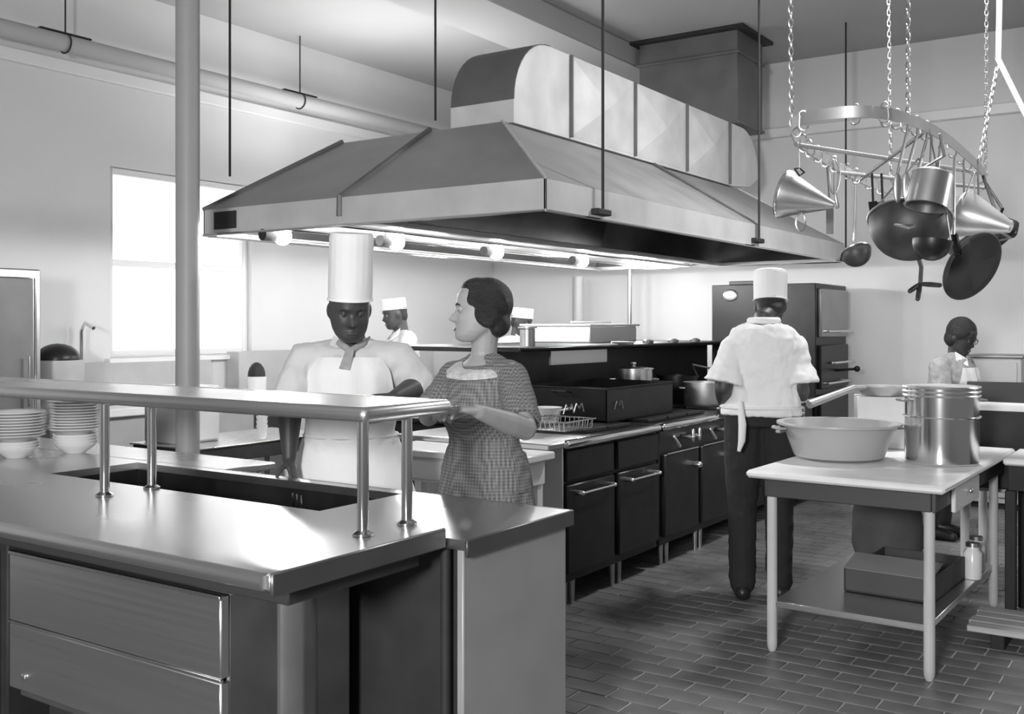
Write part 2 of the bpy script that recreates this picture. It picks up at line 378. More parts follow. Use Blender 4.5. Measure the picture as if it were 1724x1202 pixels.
# ---------------------------------------------------------------- exhaust hood
hd = thing('exhaust_hood', 'large sheet metal exhaust hood with sloping sides hung over the ranges', 'hood', (-3.9, 6.5, 2.05))
X0, X1, Y0, Y1, Z0, Z1, ZT = -5.10, -2.63, 4.17, 8.99, 2.05, 2.205, 2.69
TX0, TX1, TY0, TY1 = -4.69, -3.43, 4.96, 8.6; th = .012
SEX, SEY = -3.965, 6.93
for (a, b) in ((X0, SEX), (SEX, X1)): bx('fascia', (a, Y0, Z0), (b, Y0 + th, Z1), HOODM, hd, .002)
for (a, b) in ((Y0, SEY), (SEY, Y1)): bx('fascia', (X1 - th, a, Z0), (X1, b, Z1), HOODM, hd, .002)
bx('fascia', (X0, Y1 - th, Z0), (X1, Y1, Z1), HOODM, hd, .002); bx('fascia', (X0, Y0, Z0), (X0 + th, Y1, Z1), HOODM, hd, .002)
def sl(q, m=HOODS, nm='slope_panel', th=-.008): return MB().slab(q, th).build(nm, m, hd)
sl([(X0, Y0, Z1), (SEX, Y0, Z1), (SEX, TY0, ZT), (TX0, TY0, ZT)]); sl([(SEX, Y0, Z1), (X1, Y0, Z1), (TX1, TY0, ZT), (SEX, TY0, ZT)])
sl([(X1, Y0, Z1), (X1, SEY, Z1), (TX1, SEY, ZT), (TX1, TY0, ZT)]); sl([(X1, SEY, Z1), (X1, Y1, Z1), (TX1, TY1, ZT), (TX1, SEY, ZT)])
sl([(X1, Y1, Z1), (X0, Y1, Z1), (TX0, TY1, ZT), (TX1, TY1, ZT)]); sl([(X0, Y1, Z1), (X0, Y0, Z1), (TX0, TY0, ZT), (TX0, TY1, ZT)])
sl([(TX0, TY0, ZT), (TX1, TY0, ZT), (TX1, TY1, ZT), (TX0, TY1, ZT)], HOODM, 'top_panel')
def seam(pts, r=.014, m=DUCTD, nm='seam_flange'): return MB().tube(pts, r, 6).build(nm, m, hd)
seam([(SEX, Y0 - .004, Z0 + .05), (SEX, Y0 - .004, Z1), (SEX, TY0, ZT + .012)], .017)
seam([(X1 + .004, SEY, Z0 + .03), (X1 + .004, SEY, Z1), (TX1, SEY, ZT + .012)], .012)
seam([(X0, Y0, Z1), (TX0, TY0, ZT + .008)], .016); seam([(X1, Y0, Z1), (TX1, TY0, ZT + .006)], .007, HOODM, 'hip_strip')
seam([(X1, Y1, Z1), (TX1, TY1, ZT + .006)], .007, HOODM, 'hip_strip')
for a, b in (((X0, Y0, Z0), (X1, Y0, Z0)), ((X1, Y0, Z0), (X1, Y1, Z0)), ((X1, Y1, Z0), (X0, Y1, Z0)), ((X0, Y1, Z0), (X0, Y0, Z0))):
    seam([a, b], .008, CHROME, 'lip_rod')
bx('dark_plate', (-5.0, Y0 - .006, Z0 + .03), (-4.80, Y0, Z1 - .02), BLACKM, hd, .003)  # flat black rectangle on the near fascia
# dark lining inside and grease gutter
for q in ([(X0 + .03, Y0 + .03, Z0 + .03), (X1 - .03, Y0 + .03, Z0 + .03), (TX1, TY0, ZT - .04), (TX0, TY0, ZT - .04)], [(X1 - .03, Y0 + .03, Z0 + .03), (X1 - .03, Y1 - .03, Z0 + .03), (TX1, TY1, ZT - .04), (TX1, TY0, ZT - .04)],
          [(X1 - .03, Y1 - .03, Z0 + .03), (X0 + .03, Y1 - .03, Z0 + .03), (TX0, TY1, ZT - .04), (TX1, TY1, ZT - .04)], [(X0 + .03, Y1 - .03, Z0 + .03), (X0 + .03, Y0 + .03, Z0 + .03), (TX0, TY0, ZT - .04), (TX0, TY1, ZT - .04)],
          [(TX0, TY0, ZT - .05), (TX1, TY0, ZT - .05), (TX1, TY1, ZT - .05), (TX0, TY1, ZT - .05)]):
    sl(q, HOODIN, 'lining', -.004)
bx('grease_gutter', (-3.80, Y0 + .02, Z0 - .005), (-3.73, Y1 - .02, Z0 + .03), STEEL, hd, .004)
bx('grease_gutter', (X0 + .012, Y0 + .02, Z0 - .012), (X0 + .10, Y1 - .02, Z0 + .01), STEELD, hd, .004)
for x in (-4.45, -4.05): MB().cyl((x, Y0 + .02, 2.062), (x, Y1 - .02, 2.062), .012, 10).build('conduit', CHROME, hd)
bx('lamp_tray', (-4.72, Y0 + .05, 2.085), (-3.95, Y1 - .05, 2.10), ENAMEL, hd, .003)
LB = [(-4.58, 4.33, 2.03), (-4.25, 4.98, 2.025), (-4.25, 6.08, 2.025), (-4.25, 7.3, 2.025)]
for p, lab in zip(LB, ('glowing hood bulb nearest the round column', 'glowing hood bulb beside the tall white chef hat', 'glowing hood bulb above the woman in plaid', 'glowing hood bulb nearest the far wall')):
    b = thing('hood_lamp', lab, 'lamp', p, 0, 'bulbs under the hood')
    p = Vector(p); MB().sphere(p, .052).build('bulb', BULB, b)
    MB().cyl(p + Vector((0, -.04, 0)), p + Vector((0, -.16, 0)), .034, 16).build('socket', BLACKM, b)
    MB().cyl(p + Vector((0, -.10, .02)), p + Vector((0, -.10, .065)), .01, 8).build('stem', CHROME, b)
# hanging rods with brackets
for nm, top in (('r', PXP(1015, 356, X1 + .03)), ('r', PXP(1278, 404, X1 + .03)), ('r', Vector((X1 + .03, 8.95, 2.07)))):
    MB().cyl(top, (top.x, top.y, ZC), .008, 8).build('hanger_rod', BLACKM, hd)
    MB().box(top + Vector((-.035, -.07, -.02)), top + Vector((.015, .07, .012)), .005).build('hanger_bracket', BLACKM, hd)
for q in (PYP(387, 297, 4.62), PYP(733, 203, 5.6)):
    MB().cyl(q, (q.x, q.y, ZC), .008, 8).build('hanger_rod', BLACKM, hd)

# ---------------------------------------------------------------- exhaust duct and riser
dt = thing('exhaust_duct', 'rounded sheet metal duct with creased side panels on top of the hood', 'duct', (-3.65, 7, ZT))
DX0, DX1, DY0, DY1, DT, RR = -3.88, -3.42, 5.07, 9.05, 3.24, .40
prof = [(DY0, ZT + .012)] + [(DY0 + RR - RR * math.cos(R(a)), DT - RR + RR * math.sin(R(a))) for a in range(0, 91, 9)] + [(DY1 - RR + RR * math.sin(R(a)), DT - RR + RR * math.cos(R(a))) for a in range(0, 91, 9)] + [(DY1 - .2, ZT + .05), (8.45, ZT + .012)]
MB().prism(prof, 'x', DX0, DX1).build('core', DUCT, dt)
el = [Vector((0, y, z)) for y, z in prof[:12]]
def strip(pts, off, th):
    up = []
    for i, p in enumerate(pts):
        a, b = pts[max(i - 1, 0)], pts[min(i + 1, len(pts) - 1)]; d = (b - a).normalized(); n = Vector((0, -d.z, d.y)); up.append((p, n))
    rings = [[Vector((DX0 - .004, 0, 0)) + p + n * off, Vector((DX1 + .004, 0, 0)) + p + n * off, Vector((DX1 + .004, 0, 0)) + p + n * (off + th), Vector((DX0 - .004, 0, 0)) + p + n * (off + th)] for p, n in up]
    return MB().loft(rings)
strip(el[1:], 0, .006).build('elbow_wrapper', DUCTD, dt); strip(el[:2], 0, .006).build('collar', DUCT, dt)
ys = [DY0 + .65, 6.61, 7.49, 8.36]
for a, b in zip(ys, ys[1:]):
    m = ((a + b) / 2); zb, zt = ZT + .03, DT - .005; c = (DX1 + .055, m, (zb + zt) / 2); x = DX1 + .001
    q = [(x, a + .012, zb), (x, b - .012, zb), (x, b - .012, zt), (x, a + .012, zt)]
    MB().add(q + [c], [(0, 1, 4), (1, 2, 4), (2, 3, 4), (3, 0, 4), (3, 2, 1, 0)]).build('side_panel', DUCT, dt, smooth=False)
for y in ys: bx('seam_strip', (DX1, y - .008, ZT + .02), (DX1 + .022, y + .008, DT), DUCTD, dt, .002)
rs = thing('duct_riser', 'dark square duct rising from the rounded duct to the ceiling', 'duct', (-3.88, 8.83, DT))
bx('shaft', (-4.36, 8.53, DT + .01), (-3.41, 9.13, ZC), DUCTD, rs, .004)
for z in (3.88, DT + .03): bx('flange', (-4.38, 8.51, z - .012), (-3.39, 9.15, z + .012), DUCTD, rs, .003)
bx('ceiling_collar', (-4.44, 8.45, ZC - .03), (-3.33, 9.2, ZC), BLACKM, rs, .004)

# ---------------------------------------------------------------- ranges (back to back island)
FX, BXX = -2.79, -3.80
def rng(y0, y1, lab, near=False, second=False):
    t = thing('cooking_range', lab, 'range', (-3.3, (y0 + y1) / 2, 0))
    bx('body', (BXX, y0, .14), (FX - .03, y1, .85), BLACK, t, .006)
    if near:
        bx('end_panel', (BXX, y0 - .012, .16), (FX - .012, y0, .88), ENAMELG, t, .004)
        bx('end_shelf', (BXX, y0 - .16, .86), (FX - .005, y0 + .30, .893), STEEL, t, .006)
    bx('top_plate', (BXX, y0 + (.31 if near else 0), .85), (FX - .06, y1, .89), BLACK, t, .006)
    MB().limb([(FX - .01, y0 + .02, .875), (FX - .01, y1 - .03, .875)], [.025, .025], 12).build('front_rail', CHROME, t)
    n = 2; w = (y1 - y0) / n
    for k in range(n):
        a, b = y0 + k * w + .025, y0 + (k + 1) * w - .025
        if not second:
            d = bx('oven_door', (FX - .03, a, .19), (FX, b, .66), BLACK, t, .008)
            MB().tube([(FX + .04, a + .08, .615), (FX + .04, b - .08, .615)], .007, 8).build('handle', CHROME, d)
            for yy in (a + .08, b - .08): MB().limb([(FX - .002, yy, .615), (FX + .042, yy, .615)], [.013, .013], 10).build('handle_mount', ALU, d)
            bx('control_panel', (FX - .03, a, .68), (FX - .006, b, .84), BLACK, t, .004)
        else:
            d = bx('oven_door', (FX - .03, a, .19), (FX, b, .70), BLACK, t, .008)
            MB().tube([(FX + .005, a + .02, .705), (FX + .005, b - .02, .705)], .004, 8).build('trim_bar', ALU, d)
            MB().limb([(FX, b - .09, .60), (FX + .04, b - .09, .60)], [.018, .022], 12).build('knob', ALU, d)
            MB().limb([(FX + .03, a + .06, .81), (FX + .05, a + .1, .75)], [.01, .012], 10).build('lever', ALU, t)
            for yy in (a + .3, a + .4):
                v = MB().limb([(FX - .02, yy, .79), (FX + .05, yy, .79)], [.014, .014], 10).build('gas_valve', ALU, t)
                MB().limb([(FX + .05, yy, .77), (FX + .05, yy, .83)], [.012, .012], 10).build('valve_grip', ALU, v)
    for yy in (y0 + .10, y0 + .18, y1 - .5, y1 - .42):
        MB().tube([(FX - .07, yy, 0), (FX - .07, yy, .02), (FX - .07, yy, .14)], [.016, .014, .018], 10).build('leg', ALUD, t)
    for yy in (y0 + .1, y1 - .1): MB().cyl((BXX + .08, yy, 0), (BXX + .08, yy, .14), .016, 10).build('leg', ALUD, t)
    # burner grates
    for k in range(3):
        yc = y0 + (.55 if near else .2) + k * .3
        if yc + .15 > y1: break
        for xc in (-3.06, -3.36):
            g = MB()
            for q in range(5): g.box((xc - .13, yc - .13 + q * .062, .893), (xc + .13, yc - .118 + q * .062, .91), .002)
            g.box((xc - .135, yc - .135, .893), (xc - .12, yc + .135, .912), .002).box((xc + .12, yc - .135, .893), (xc + .135, yc + .135, .912), .002)
            g.build('grate', BLACKM, t)
    return t
rng(4.62, 5.75, 'black range with a pale steel end panel and two oven door bars', True)
rng(5.78, 6.90, 'black gas range with valves beside the cook seen from behind', second=True)
rng(6.93, 8.74, 'black range hidden behind the cook seen from behind', second=True)
t = thing('rear_range', 'black range row on the far side of the high shelf', 'range', (-4.3, 6.6, 0))
bx('body', (-4.78, 5.3, .1), (-3.84, 8.74, .86), BLACK, t, .006); bx('top_plate', (-4.80, 5.28, .86), (-3.83, 8.75, .89), BLACK, t, .006)
for y in (5.5, 7.8):
    for x in (-4.7, -3.95): MB().cyl((x, y, 0), (x, y, .1), .02, 10).build('leg', BLACK, t)
bx('oven_door', (-4.81, 5.4, .2), (-4.78, 6.6, .7), BLACK, t, .006); bx('oven_door', (-4.81, 6.7, .2), (-4.78, 7.95, .7), BLACK, t, .006)
t = thing('range_high_shelf', 'long black shelf and backplate standing along the middle of the ranges', 'shelf', (-3.82, 6.6, .891))
bx('back_plate', (-3.80, 5.27, .895), (-3.78, 8.74, 1.335), BLACK, t, .003)
bx('shelf_board', (-4.62, 5.25, 1.335), (-3.50, 8.75, 1.365), BLACK, t, .004)
bx('shelf_reflection', (-3.782, 6.05, 1.225), (-3.772, 6.85, 1.325), STEEL, t, .002)  # pale steel strip standing in for a reflection on the black backplate
MB().limb([(-3.5, 5.26, 1.35), (-3.5, 8.74, 1.35)], [.012, .012], 8).build('shelf_edge_bar', BLACK, t)
for y in (5.3, 6.9, 8.7): MB().cyl((-4.55, y, .891), (-4.55, y, 1.335), .014, 10).build('bracket', BLACK, t)
# white pan on the high shelf
t = thing('roasting_box', 'white rectangular enamel pan with a flat lid on the high shelf', 'pan', (-4.2, 7.2, 1.3655))
bx('body', (-4.59, 6.93, 1.3665), (-3.97, 7.72, 1.495), ENAMEL, t, .01); bx('lid', (-4.61, 6.91, 1.496), (-3.95, 7.74, 1.512), ENAMEL, t, .005)
MB().limb([(-4.3, 7.2, 1.525), (-4.1, 7.5, 1.525)], [.008, .008], 8).build('lid_handle', ALUD, t)
t = thing('shelf_tin', 'small round dark tin standing at the end of the high shelf', 'tin', tuple(PXP(888, 575, -3.7).xy) + (1.3655,))
c = Vector(t.location); MB().lathe([(.001, 0), (.05, 0), (.05, .11), (.045, .115), (.001, .115)], 20, Matrix.Translation(c)).build('body', STEELD, t)
MB().lathe([(.001, .116), (.062, .116), (.062, .125), (.001, .13)], 20, Matrix.Translation(c)).build('lid', STEELD, t)
for px in (1091, 1133, 1170):
    c = PXP(px, 571, -3.56); c.z = 1.3655
    tag(MB().lathe([(.001, 0), (.04, 0), (.045, .018), (.02, .03), (.001, .03)], 16, Matrix.Translation(c)).build('small_dish', ALUD, origin=tuple(c)), 'small grey dish standing along the front of the high shelf', 'dish', 'dishes on the high shelf')
c = PXP(1045, 578, -3.52); c.z = 1.375
tag(MB().tube([c + Vector((0, -.14, .006)), c, c + Vector((.02, .14, -.005))], [.006, .012, .016], 8).build('ladle_handle', ALU, origin=tuple(c)), 'bright spoon handle lying on the edge of the high shelf', 'spoon')
# pots on the ranges
def rectpan(name, lab, x0, x1, y0, y1, z0, z1, m, group=None):
    t = thing(name, lab, 'pan', ((x0 + x1) / 2, (y0 + y1) / 2, z0)); w = .008
    MB().box((x0, y0, z0), (x1, y1, z0 + w)).box((x0, y0, z0), (x0 + w, y1, z1)).box((x1 - w, y0, z0), (x1, y1, z1)).box((x0, y0, z0), (x1, y0 + w, z1)).box((x0, y1 - w, z0), (x1, y1, z1)).build('body', m, t)
    MB().tube([(x0, y0, z1), (x1, y0, z1), (x1, y1, z1), (x0, y1, z1)], .008, 6, closed=True).build('rim', m, t)
    for y in (y0 - .02, y1 + .02):
        s_ = -1 if y < y0 else 1
        MB().tube([((x0 + x1) / 2 - .06, y - s_ * .02, z1 - .03), ((x0 + x1) / 2 - .05, y + s_ * .02, z1 - .02), ((x0 + x1) / 2 + .05, y + s_ * .02, z1 - .02), ((x0 + x1) / 2 + .06, y - s_ * .02, z1 - .03)], .006, 8).build('handle', m, t)
    return t
rectpan('roasting_pan', 'large deep black rectangular roasting pan on the range', -3.66, -3.03, 5.5, 6.42, .913, 1.115, BLACK)
def pot(name, lab, c, r, h, m, lid=False, cat='pot', handles=True):
    t = thing(name, lab, cat, tuple(c)); M_ = Matrix.Translation(c); q = .006
    MB().lathe([(.001, 0), (r * .93, 0), (r, .02), (r, h), (r + .008, h + .002), (r + .008, h - .004), (r - q, h - .006), (r - q, .022), (.001, .008)] if not lid else [(.001, 0), (r * .93, 0), (r, .02), (r, h), (.001, h)], 36, M_).build('body', m, t)
    if lid:
        MB().lathe([(.001, h + .001), (r + .008, h + .001), (r + .008, h + .008), (r * .6, h + .016), (.001, h + .018)], 36, M_).build('lid', m, t)
        MB().lathe([(.012, h + .018), (.01, h + .028), (.02, h + .038), (.018, h + .05), (.001, h + .054)], 14, M_).build('knob', m, t)
    if handles:
        for s_ in (-1, 1):
            a = c + Vector((s_ * r * CT, s_ * r * ST, h * .75)); o = Vector((s_ * CT, s_ * ST, 0)) * .035; u = Vector((-ST, CT, 0)) * .04
            MB().tube([a - u, a - u * .9 + o, a + u * .9 + o, a + u], .006, 8).build('handle', m, t)
    return t
c = PXP(1067, 640, -3.42); c.z = .913; pot('stew_pot', 'bright aluminium stew pot with a lid behind the roasting pan', c, .135, .275, ALU, True)
c = PXP(1186, 670, -3.1); c.z = .913; pot('sauce_pot', 'grey open pot on the range beside the cook seen from behind', c, .15, .17, ALUD)
c = PXP(1140, 650, -3.45); c.z = .913; t = pot('skillet', 'dark frying pan with a pale handle pointing to the cook seen from behind', c, .16, .2, BLACK, False, 'pan', False)
a = PXP(1165, 614, -3.4); MB().tube([c + Vector((.15, .05, .19)), a, PXP(1200, 621, -3.3)], .009, 8).build('handle', ALU, t)
c = PXP(918, 678, -3.35); c.z = .9125
t = thing('white_pan', 'small white enamel pan on the range end beside the woman', 'pan', tuple(c)); MB().lathe([(.001, 0), (.08, 0), (.1, .09), (.105, .092), (.095, .092), (.075, .008), (.001, .008)], 28, Matrix.Translation(c)).build('body', ENAMEL, t)
MB().tube([c + Vector((.09, .02, .075)), c + Vector((.17, .04, .09))], .007, 8).build('handle', ENAMEL, t)
# wire basket on the range end
b = PXP(935, 712, -3.05); b.z = .914; t = thing('wire_basket', 'flat wire basket lying on the range end beside the woman', 'basket', tuple(b))
for nm, rng_ in (('wire', range(-5, 6)),):
    for k in rng_:
        MB().tube([b + Vector((k * .03, -.16, .06)), b + Vector((k * .03, -.15, .012)), b + Vector((k * .03, .15, .012)), b + Vector((k * .03, .16, .06))], .0025, 6).build('wire', CHROME, t)
        if abs(k) < 5: MB().tube([b + Vector((-.16, k * .032, .06)), b + Vector((-.15, k * .032, .010)), b + Vector((.15, k * .032, .010)), b + Vector((.16, k * .032, .06))], .0025, 6).build('wire', CHROME, t)
MB().tube([b + Vector((-.165, -.165, .062)), b + Vector((.165, -.165, .062)), b + Vector((.165, .165, .062)), b + Vector((-.165, .165, .062))], .005, 6, closed=True).build('rim', CHROME, t)
# chain of hooks on the roasting pan side
for px, py in ((958, 690), (975, 688), (1042, 683)):
    c = PXP(px, py, -3.02); c.z = max(c.z, .93)
    tag(MB().tube([c + Vector((0, -.06, -.02)), c + Vector((0, -.03, .03)), c + Vector((0, 0, 0)), c + Vector((0, .03, .03)), c + Vector((0, .05, -.02))], .004, 6).build('wire_hook', CHROME, origin=tuple(c)), 'small bent bright wire hook hanging beside the black roasting pan', 'hook', 'wire hooks on the range')
# white table at the range end
t = thing('enamel_table', 'small white enamel table behind the woman at the range end', 'table', (-3.2, 4.28, 0))
bx('top', (-3.64, 4.10, .825), (-2.74, 4.44, .865), ENAMEL, t, .008)
bx('apron', (-3.60, 4.13, .70), (-2.79, 4.42, .824), ENAMEL, t, .004)
bx('drawer', (-3.5, 4.118, .715), (-3.1, 4.13, .81), ENAMEL, t, .004)
bx('drawer', (-3.06, 4.118, .715), (-2.84, 4.13, .81), ENAMEL, t, .004)
for x in (-3.58, -2.83):
    for y in (4.15, 4.40): bx('leg', (x - .025, y - .025, 0), (x + .025, y + .025, .70), ENAMEL, t, .004)
bx('lower_shelf', (-3.58, 4.15, .5), (-2.83, 4.40, .52), ENAMEL, t, .004)
# oven block
t = thing('roasting_oven', 'tall black oven block with handles against the far wall', 'oven', (-3.27, 9.25, 0))
OX0, OX1, OY0, OY1 = -3.76, -2.78, 8.79, 9.68
bx('body', (OX0, OY0, .12), (OX1 - .03, OY1, 1.865), BLACK, t, .006)
for y in (OY0 + .08, OY1 - .08):
    for x in (OX0 + .08, OX1 - .12): bx('leg', (x - .03, y - .03, 0), (x + .03, y + .03, .12), BLACK, t, .004)
bx('flue_box', (-3.62, 8.85, 1.866), (-3.35, 9.3, 1.90), BLACK, t, .004)
MB().sphere((-3.58, OY0 - .004, 1.77), (.07, .012, .055)).build('oven_reflection', STEELD, t)  # flattened steel disc standing in for a reflection on the oven face
for z0, z1, m in ((1.40, 1.82, STEELD), (.95, 1.33, BLACK), (.45, .90, BLACK)):
    d = bx('oven_door', (OX1 - .03, OY0 + .06, z0), (OX1, OY1 - .03, z1), m, t, .006)
    MB().limb([(OX1 + .045, OY0 + .12, z0 + .05), (OX1 + .045, OY1 - .1, z0 + .05)], [.011, .011], 8).build('handle', CHROME, d)
    for y in (OY0 + .14, OY1 - .12): MB().cyl((OX1, y, z0 + .05), (OX1 + .045, y, z0 + .05), .008, 8).build('handle_mount', ALU, d)
MB().limb([(OX1 + .02, OY0 + .3, 1.17), (OX1 + .02, OY1 + .05, 1.17)], [.012, .012], 8).build('damper_bar', CHROME, t)
MB().limb([(OX1 + .0, OY0 + .5, 1.10), (OX1 + .16, OY0 + .5, 1.115)], [.012, .012], 8).build('damper_rod', BLACK, t); MB().sphere((OX1 + .18, OY0 + .5, 1.117), .027).build('damper_knob', BLACK, t)
# steel wall column and thin posts behind the ranges
for px, x, r, lab in ((973, -5.35, .055, 'white painted pipe column behind the ranges near the far wall'), (1060, -4.72, .02, 'thin dark upright pipe rising behind the white enamel pan')):
    c = PXP(px, 500, x); z0 = 0
    tt = thing('upright_pipe', lab, 'pipe', (c.x, c.y, 0)); MB().cyl((c.x, c.y, .02), (c.x, c.y, 2.05 if r < .03 else 2.0), r, 20).build('shaft', PAINT if r > .03 else STEELD, tt)
    MB().lathe([(r, 0), (r * 2, 0), (r * 2, .02), (r, .025)], 20, Matrix.Translation((c.x, c.y, 0)), closed=True).build('floor_flange', STEELD, tt)

# ---------------------------------------------------------------- left wall equipment
t = thing('refrigerator', 'tall dark grey refrigerator with a pale edge strip against the left wall', 'refrigerator', (-6.57, 3.1, 0))
bx('body', (-6.95, 2.3, .08), (-6.24, 3.81, 1.86), STEELD, t, .01); bx('plinth', (-6.93, 2.32, 0), (-6.3, 3.79, .08), BLACKM, t, .004)
for a, b in ((2.32, 3.03), (3.06, 3.73)):
    d = bx('door', (-6.24, a, .12), (-6.19, b, 1.80), mat('refrigerator_paint', .16, .5, noise=.1), t, .008)
    MB().limb([(-6.15, b - .06, 1.0), (-6.15, b - .06, 1.3)], [.01, .01], 8).build('handle', CHROME, d)
bx('top_trim', (-6.20, 2.3, 1.803), (-6.185, 3.74, 1.812), CHROME, t, .002); bx('side_trim', (-6.20, 3.735, .12), (-6.185, 3.75, 1.812), CHROME, t, .002)
t = thing('wall_sink', 'pale wall sink unit with a high splashback below the window', 'sink', (-6.6, 4.8, 0))
bx('splashback', (-6.98, 3.95, .9), (-6.93, 5.75, 1.22), ENAMELG, t, .004); bx('rim', (-6.95, 3.95, .86), (-6.3, 5.75, .92), ENAMEL, t, .008)
bx('basin', (-6.9, 4.0, .55), (-6.35, 5.7, .86), ENAMELG, t, .01)
for y in (4.05, 5.65):
    for x in (-6.88, -6.38): MB().cyl((x, y, 0), (x, y, .55), .022, 12).build('leg', ENAMELG, t)
tp_ = PXP(130, 600, -6.9); MB().tube([(-6.93, tp_.y, 1.15), (-6.85, tp_.y, 1.22), (-6.85, tp_.y, 1.46), (-6.8, tp_.y, 1.52), (-6.7, tp_.y, 1.48)], .014, 10).build('tap', CHROME, t)
c = PXP(97, 605, -6.6); c.z = .9215
t = thing('kettle_mixer', 'grey kettle machine with a dark domed lid beside the refrigerator', 'kettle', tuple(c))
MB().lathe([(.001, 0), (.12, 0), (.13, .05), (.17, .2), (.175, .34), (.001, .34)], 28, Matrix.Translation(c)).build('bowl', ENAMELG, t)
MB().sphere(c + Vector((0, 0, .345)), (.15, .15, .11)).build('lid', BLACK, t)
t = thing('wall_bench', 'pale wall bench with a grey raised back behind the column', 'bench', (-6.6, 7.3, 0))
bx('top', (-6.95, 5.95, .88), (-6.25, 8.6, .93), ENAMEL, t, .006); bx('raised_back', (-6.98, 5.95, .931), (-6.82, 8.6, 1.28), ENAMELG, t, .006)
bx('front_panel', (-6.32, 6.0, .3), (-6.29, 8.55, .88), ENAMELG, t, .004)
for y in (6.0, 7.3, 8.55):
    for x in (-6.9, -6.3): MB().cyl((x, y, 0), (x, y, .88), .022, 10).build('leg', ENAMEL, t)
c = PXP(432, 632, -6.5); c.z = .9315
t = thing('domed_pot', 'small pot with a black domed lid on the wall bench', 'pot', tuple(c)); MB().lathe([(.001, 0), (.075, 0), (.08, .15), (.001, .15)], 24, Matrix.Translation(c)).build('body', ENAMEL, t)
MB().sphere(c + Vector((0, 0, .152)), (.072, .072, .115)).build('lid', BLACKM, t)
c = PXP(385, 655, -6.45); c.z = .9315
t = thing('flat_tray', 'shallow grey tray lying on the wall bench behind the column', 'tray', tuple(c)); bx('base', c + Vector((-.18, -.55, 0)), c + Vector((.18, .1, .012)), STEELD, t, .003)
MB().tube([c + Vector((-.18, -.55, .03)), c + Vector((.18, -.55, .03)), c + Vector((.18, .1, .03)), c + Vector((-.18, .1, .03))], .018, 6, closed=True).build('rim', STEELD, t)
# landing table behind the steam table and the black-edged table beyond it
t = thing('landing_table', 'narrow pale steel table behind the open well left of the chef', 'table', (-4.8, 3.25, 0))
bx('top', (-6.05, 3.02, .83), (-3.62, 3.38, .862), STEELX, t, .006)
for x in (-6.0, -4.8, -3.68):
    for y in (3.06, 3.34): MB().cyl((x, y, 0), (x, y, .83), .018, 10).build('leg', STEEL, t)
bx('lower_shelf', (-6.0, 3.06, .3), (-3.7, 3.34, .32), STEEL, t, .004)
t = thing('black_edged_table', 'grey table with a thick black edge behind the column', 'table', (-5.3, 4.5, 0))
bx('top', (-5.62, 4.02, .755), (-4.98, 5.2, .767), STEELX, t, .003); bx('edge_band', (-5.6, 4.03, .665), (-4.985, 5.18, .754), BLACKM, t, .005)
for y in (4.1, 5.1):
    for x in (-5.55, -5.04): MB().cyl((x, y, 0), (x, y, .665), .02, 10).build('leg', STEELD, t)
t = thing('grey_locker', 'plain grey metal box cabinet on the black edged table', 'cabinet', (-5.5, 4.3, .7675))
bx('body', (-5.58, 4.1, .768), (-5.25, 4.42, 1.12), ENAMELG, t, .006); bx('door', (-5.252, 4.12, .78), (-5.24, 4.40, 1.11), ENAMELG, t, .003)
cupm = MB().lathe([(.001, 0), (.024, 0), (.036, .05), (.039, .055), (.034, .054), (.022, .006), (.001, .006)], 20).mesh('cup'); cupm.materials.append(CHINA)
c = PXP(441, 742, -5.1)
for k in range(9): tag(put('cup', cupm, None, (c.x, c.y, .7675 + k * .03)), 'small white cup ' + ORD[8 - k] + ' in the tall column of cups behind the chef', 'cup', 'cups in the tall column')
# ---------------------------------------------------------------- work table on the right
wt = thing('work_table', 'pale topped work table on round white legs carrying the basin', 'table', (-1.335, 4.50, 0), R(-1.2))
def lb(name, a, b, m, p=wt, bev=.004): return MB().box(a, b, bev).build(name, m, p, local=True)
TABAP = mat('dark_apron', .07, .5, .2)
LEG = mat('pale_leg_paint', .55, .45, noise=.05)
lb('table_top', (-.43, 0, .805), (.43, 1.62, .84), mat('worn_zinc_top', .85, .42, 0, noise=.06, scale=6), bev=.012)
lb('apron', (-.36, .08, .715), (.36, .10, .804), TABAP); lb('apron', (-.36, 1.50, .715), (.36, 1.52, .804), TABAP)
lb('apron', (-.37, .08, .715), (-.35, 1.52, .804), TABAP); lb('apron', (.36, .08, .715), (.38, 1.52, .804), TABAP)
d = lb('drawer', (.381, .34, .68), (.40, .84, .802), ENAMEL); MB().sphere((.41, .6, .745), .012).build('knob', ALU, d, local=True)
for x in (-.345, .345):
    for y in (.11, 1.48):
        l = MB().tube([(x, y, .04), (x, y, .804)], [.0235, .0225], 20).build('leg', LEG, wt, local=True)
        MB().lathe([(.001, 0), (.014, 0), (.022, .02), (.0235, .04), (.001, .04)], 20, Matrix.Translation((x, y, 0))).build('foot', LEG, l, local=True)
lb('under_shelf', (-.345, .10, .205), (.345, 1.50, .235), STEEL, bev=.003)
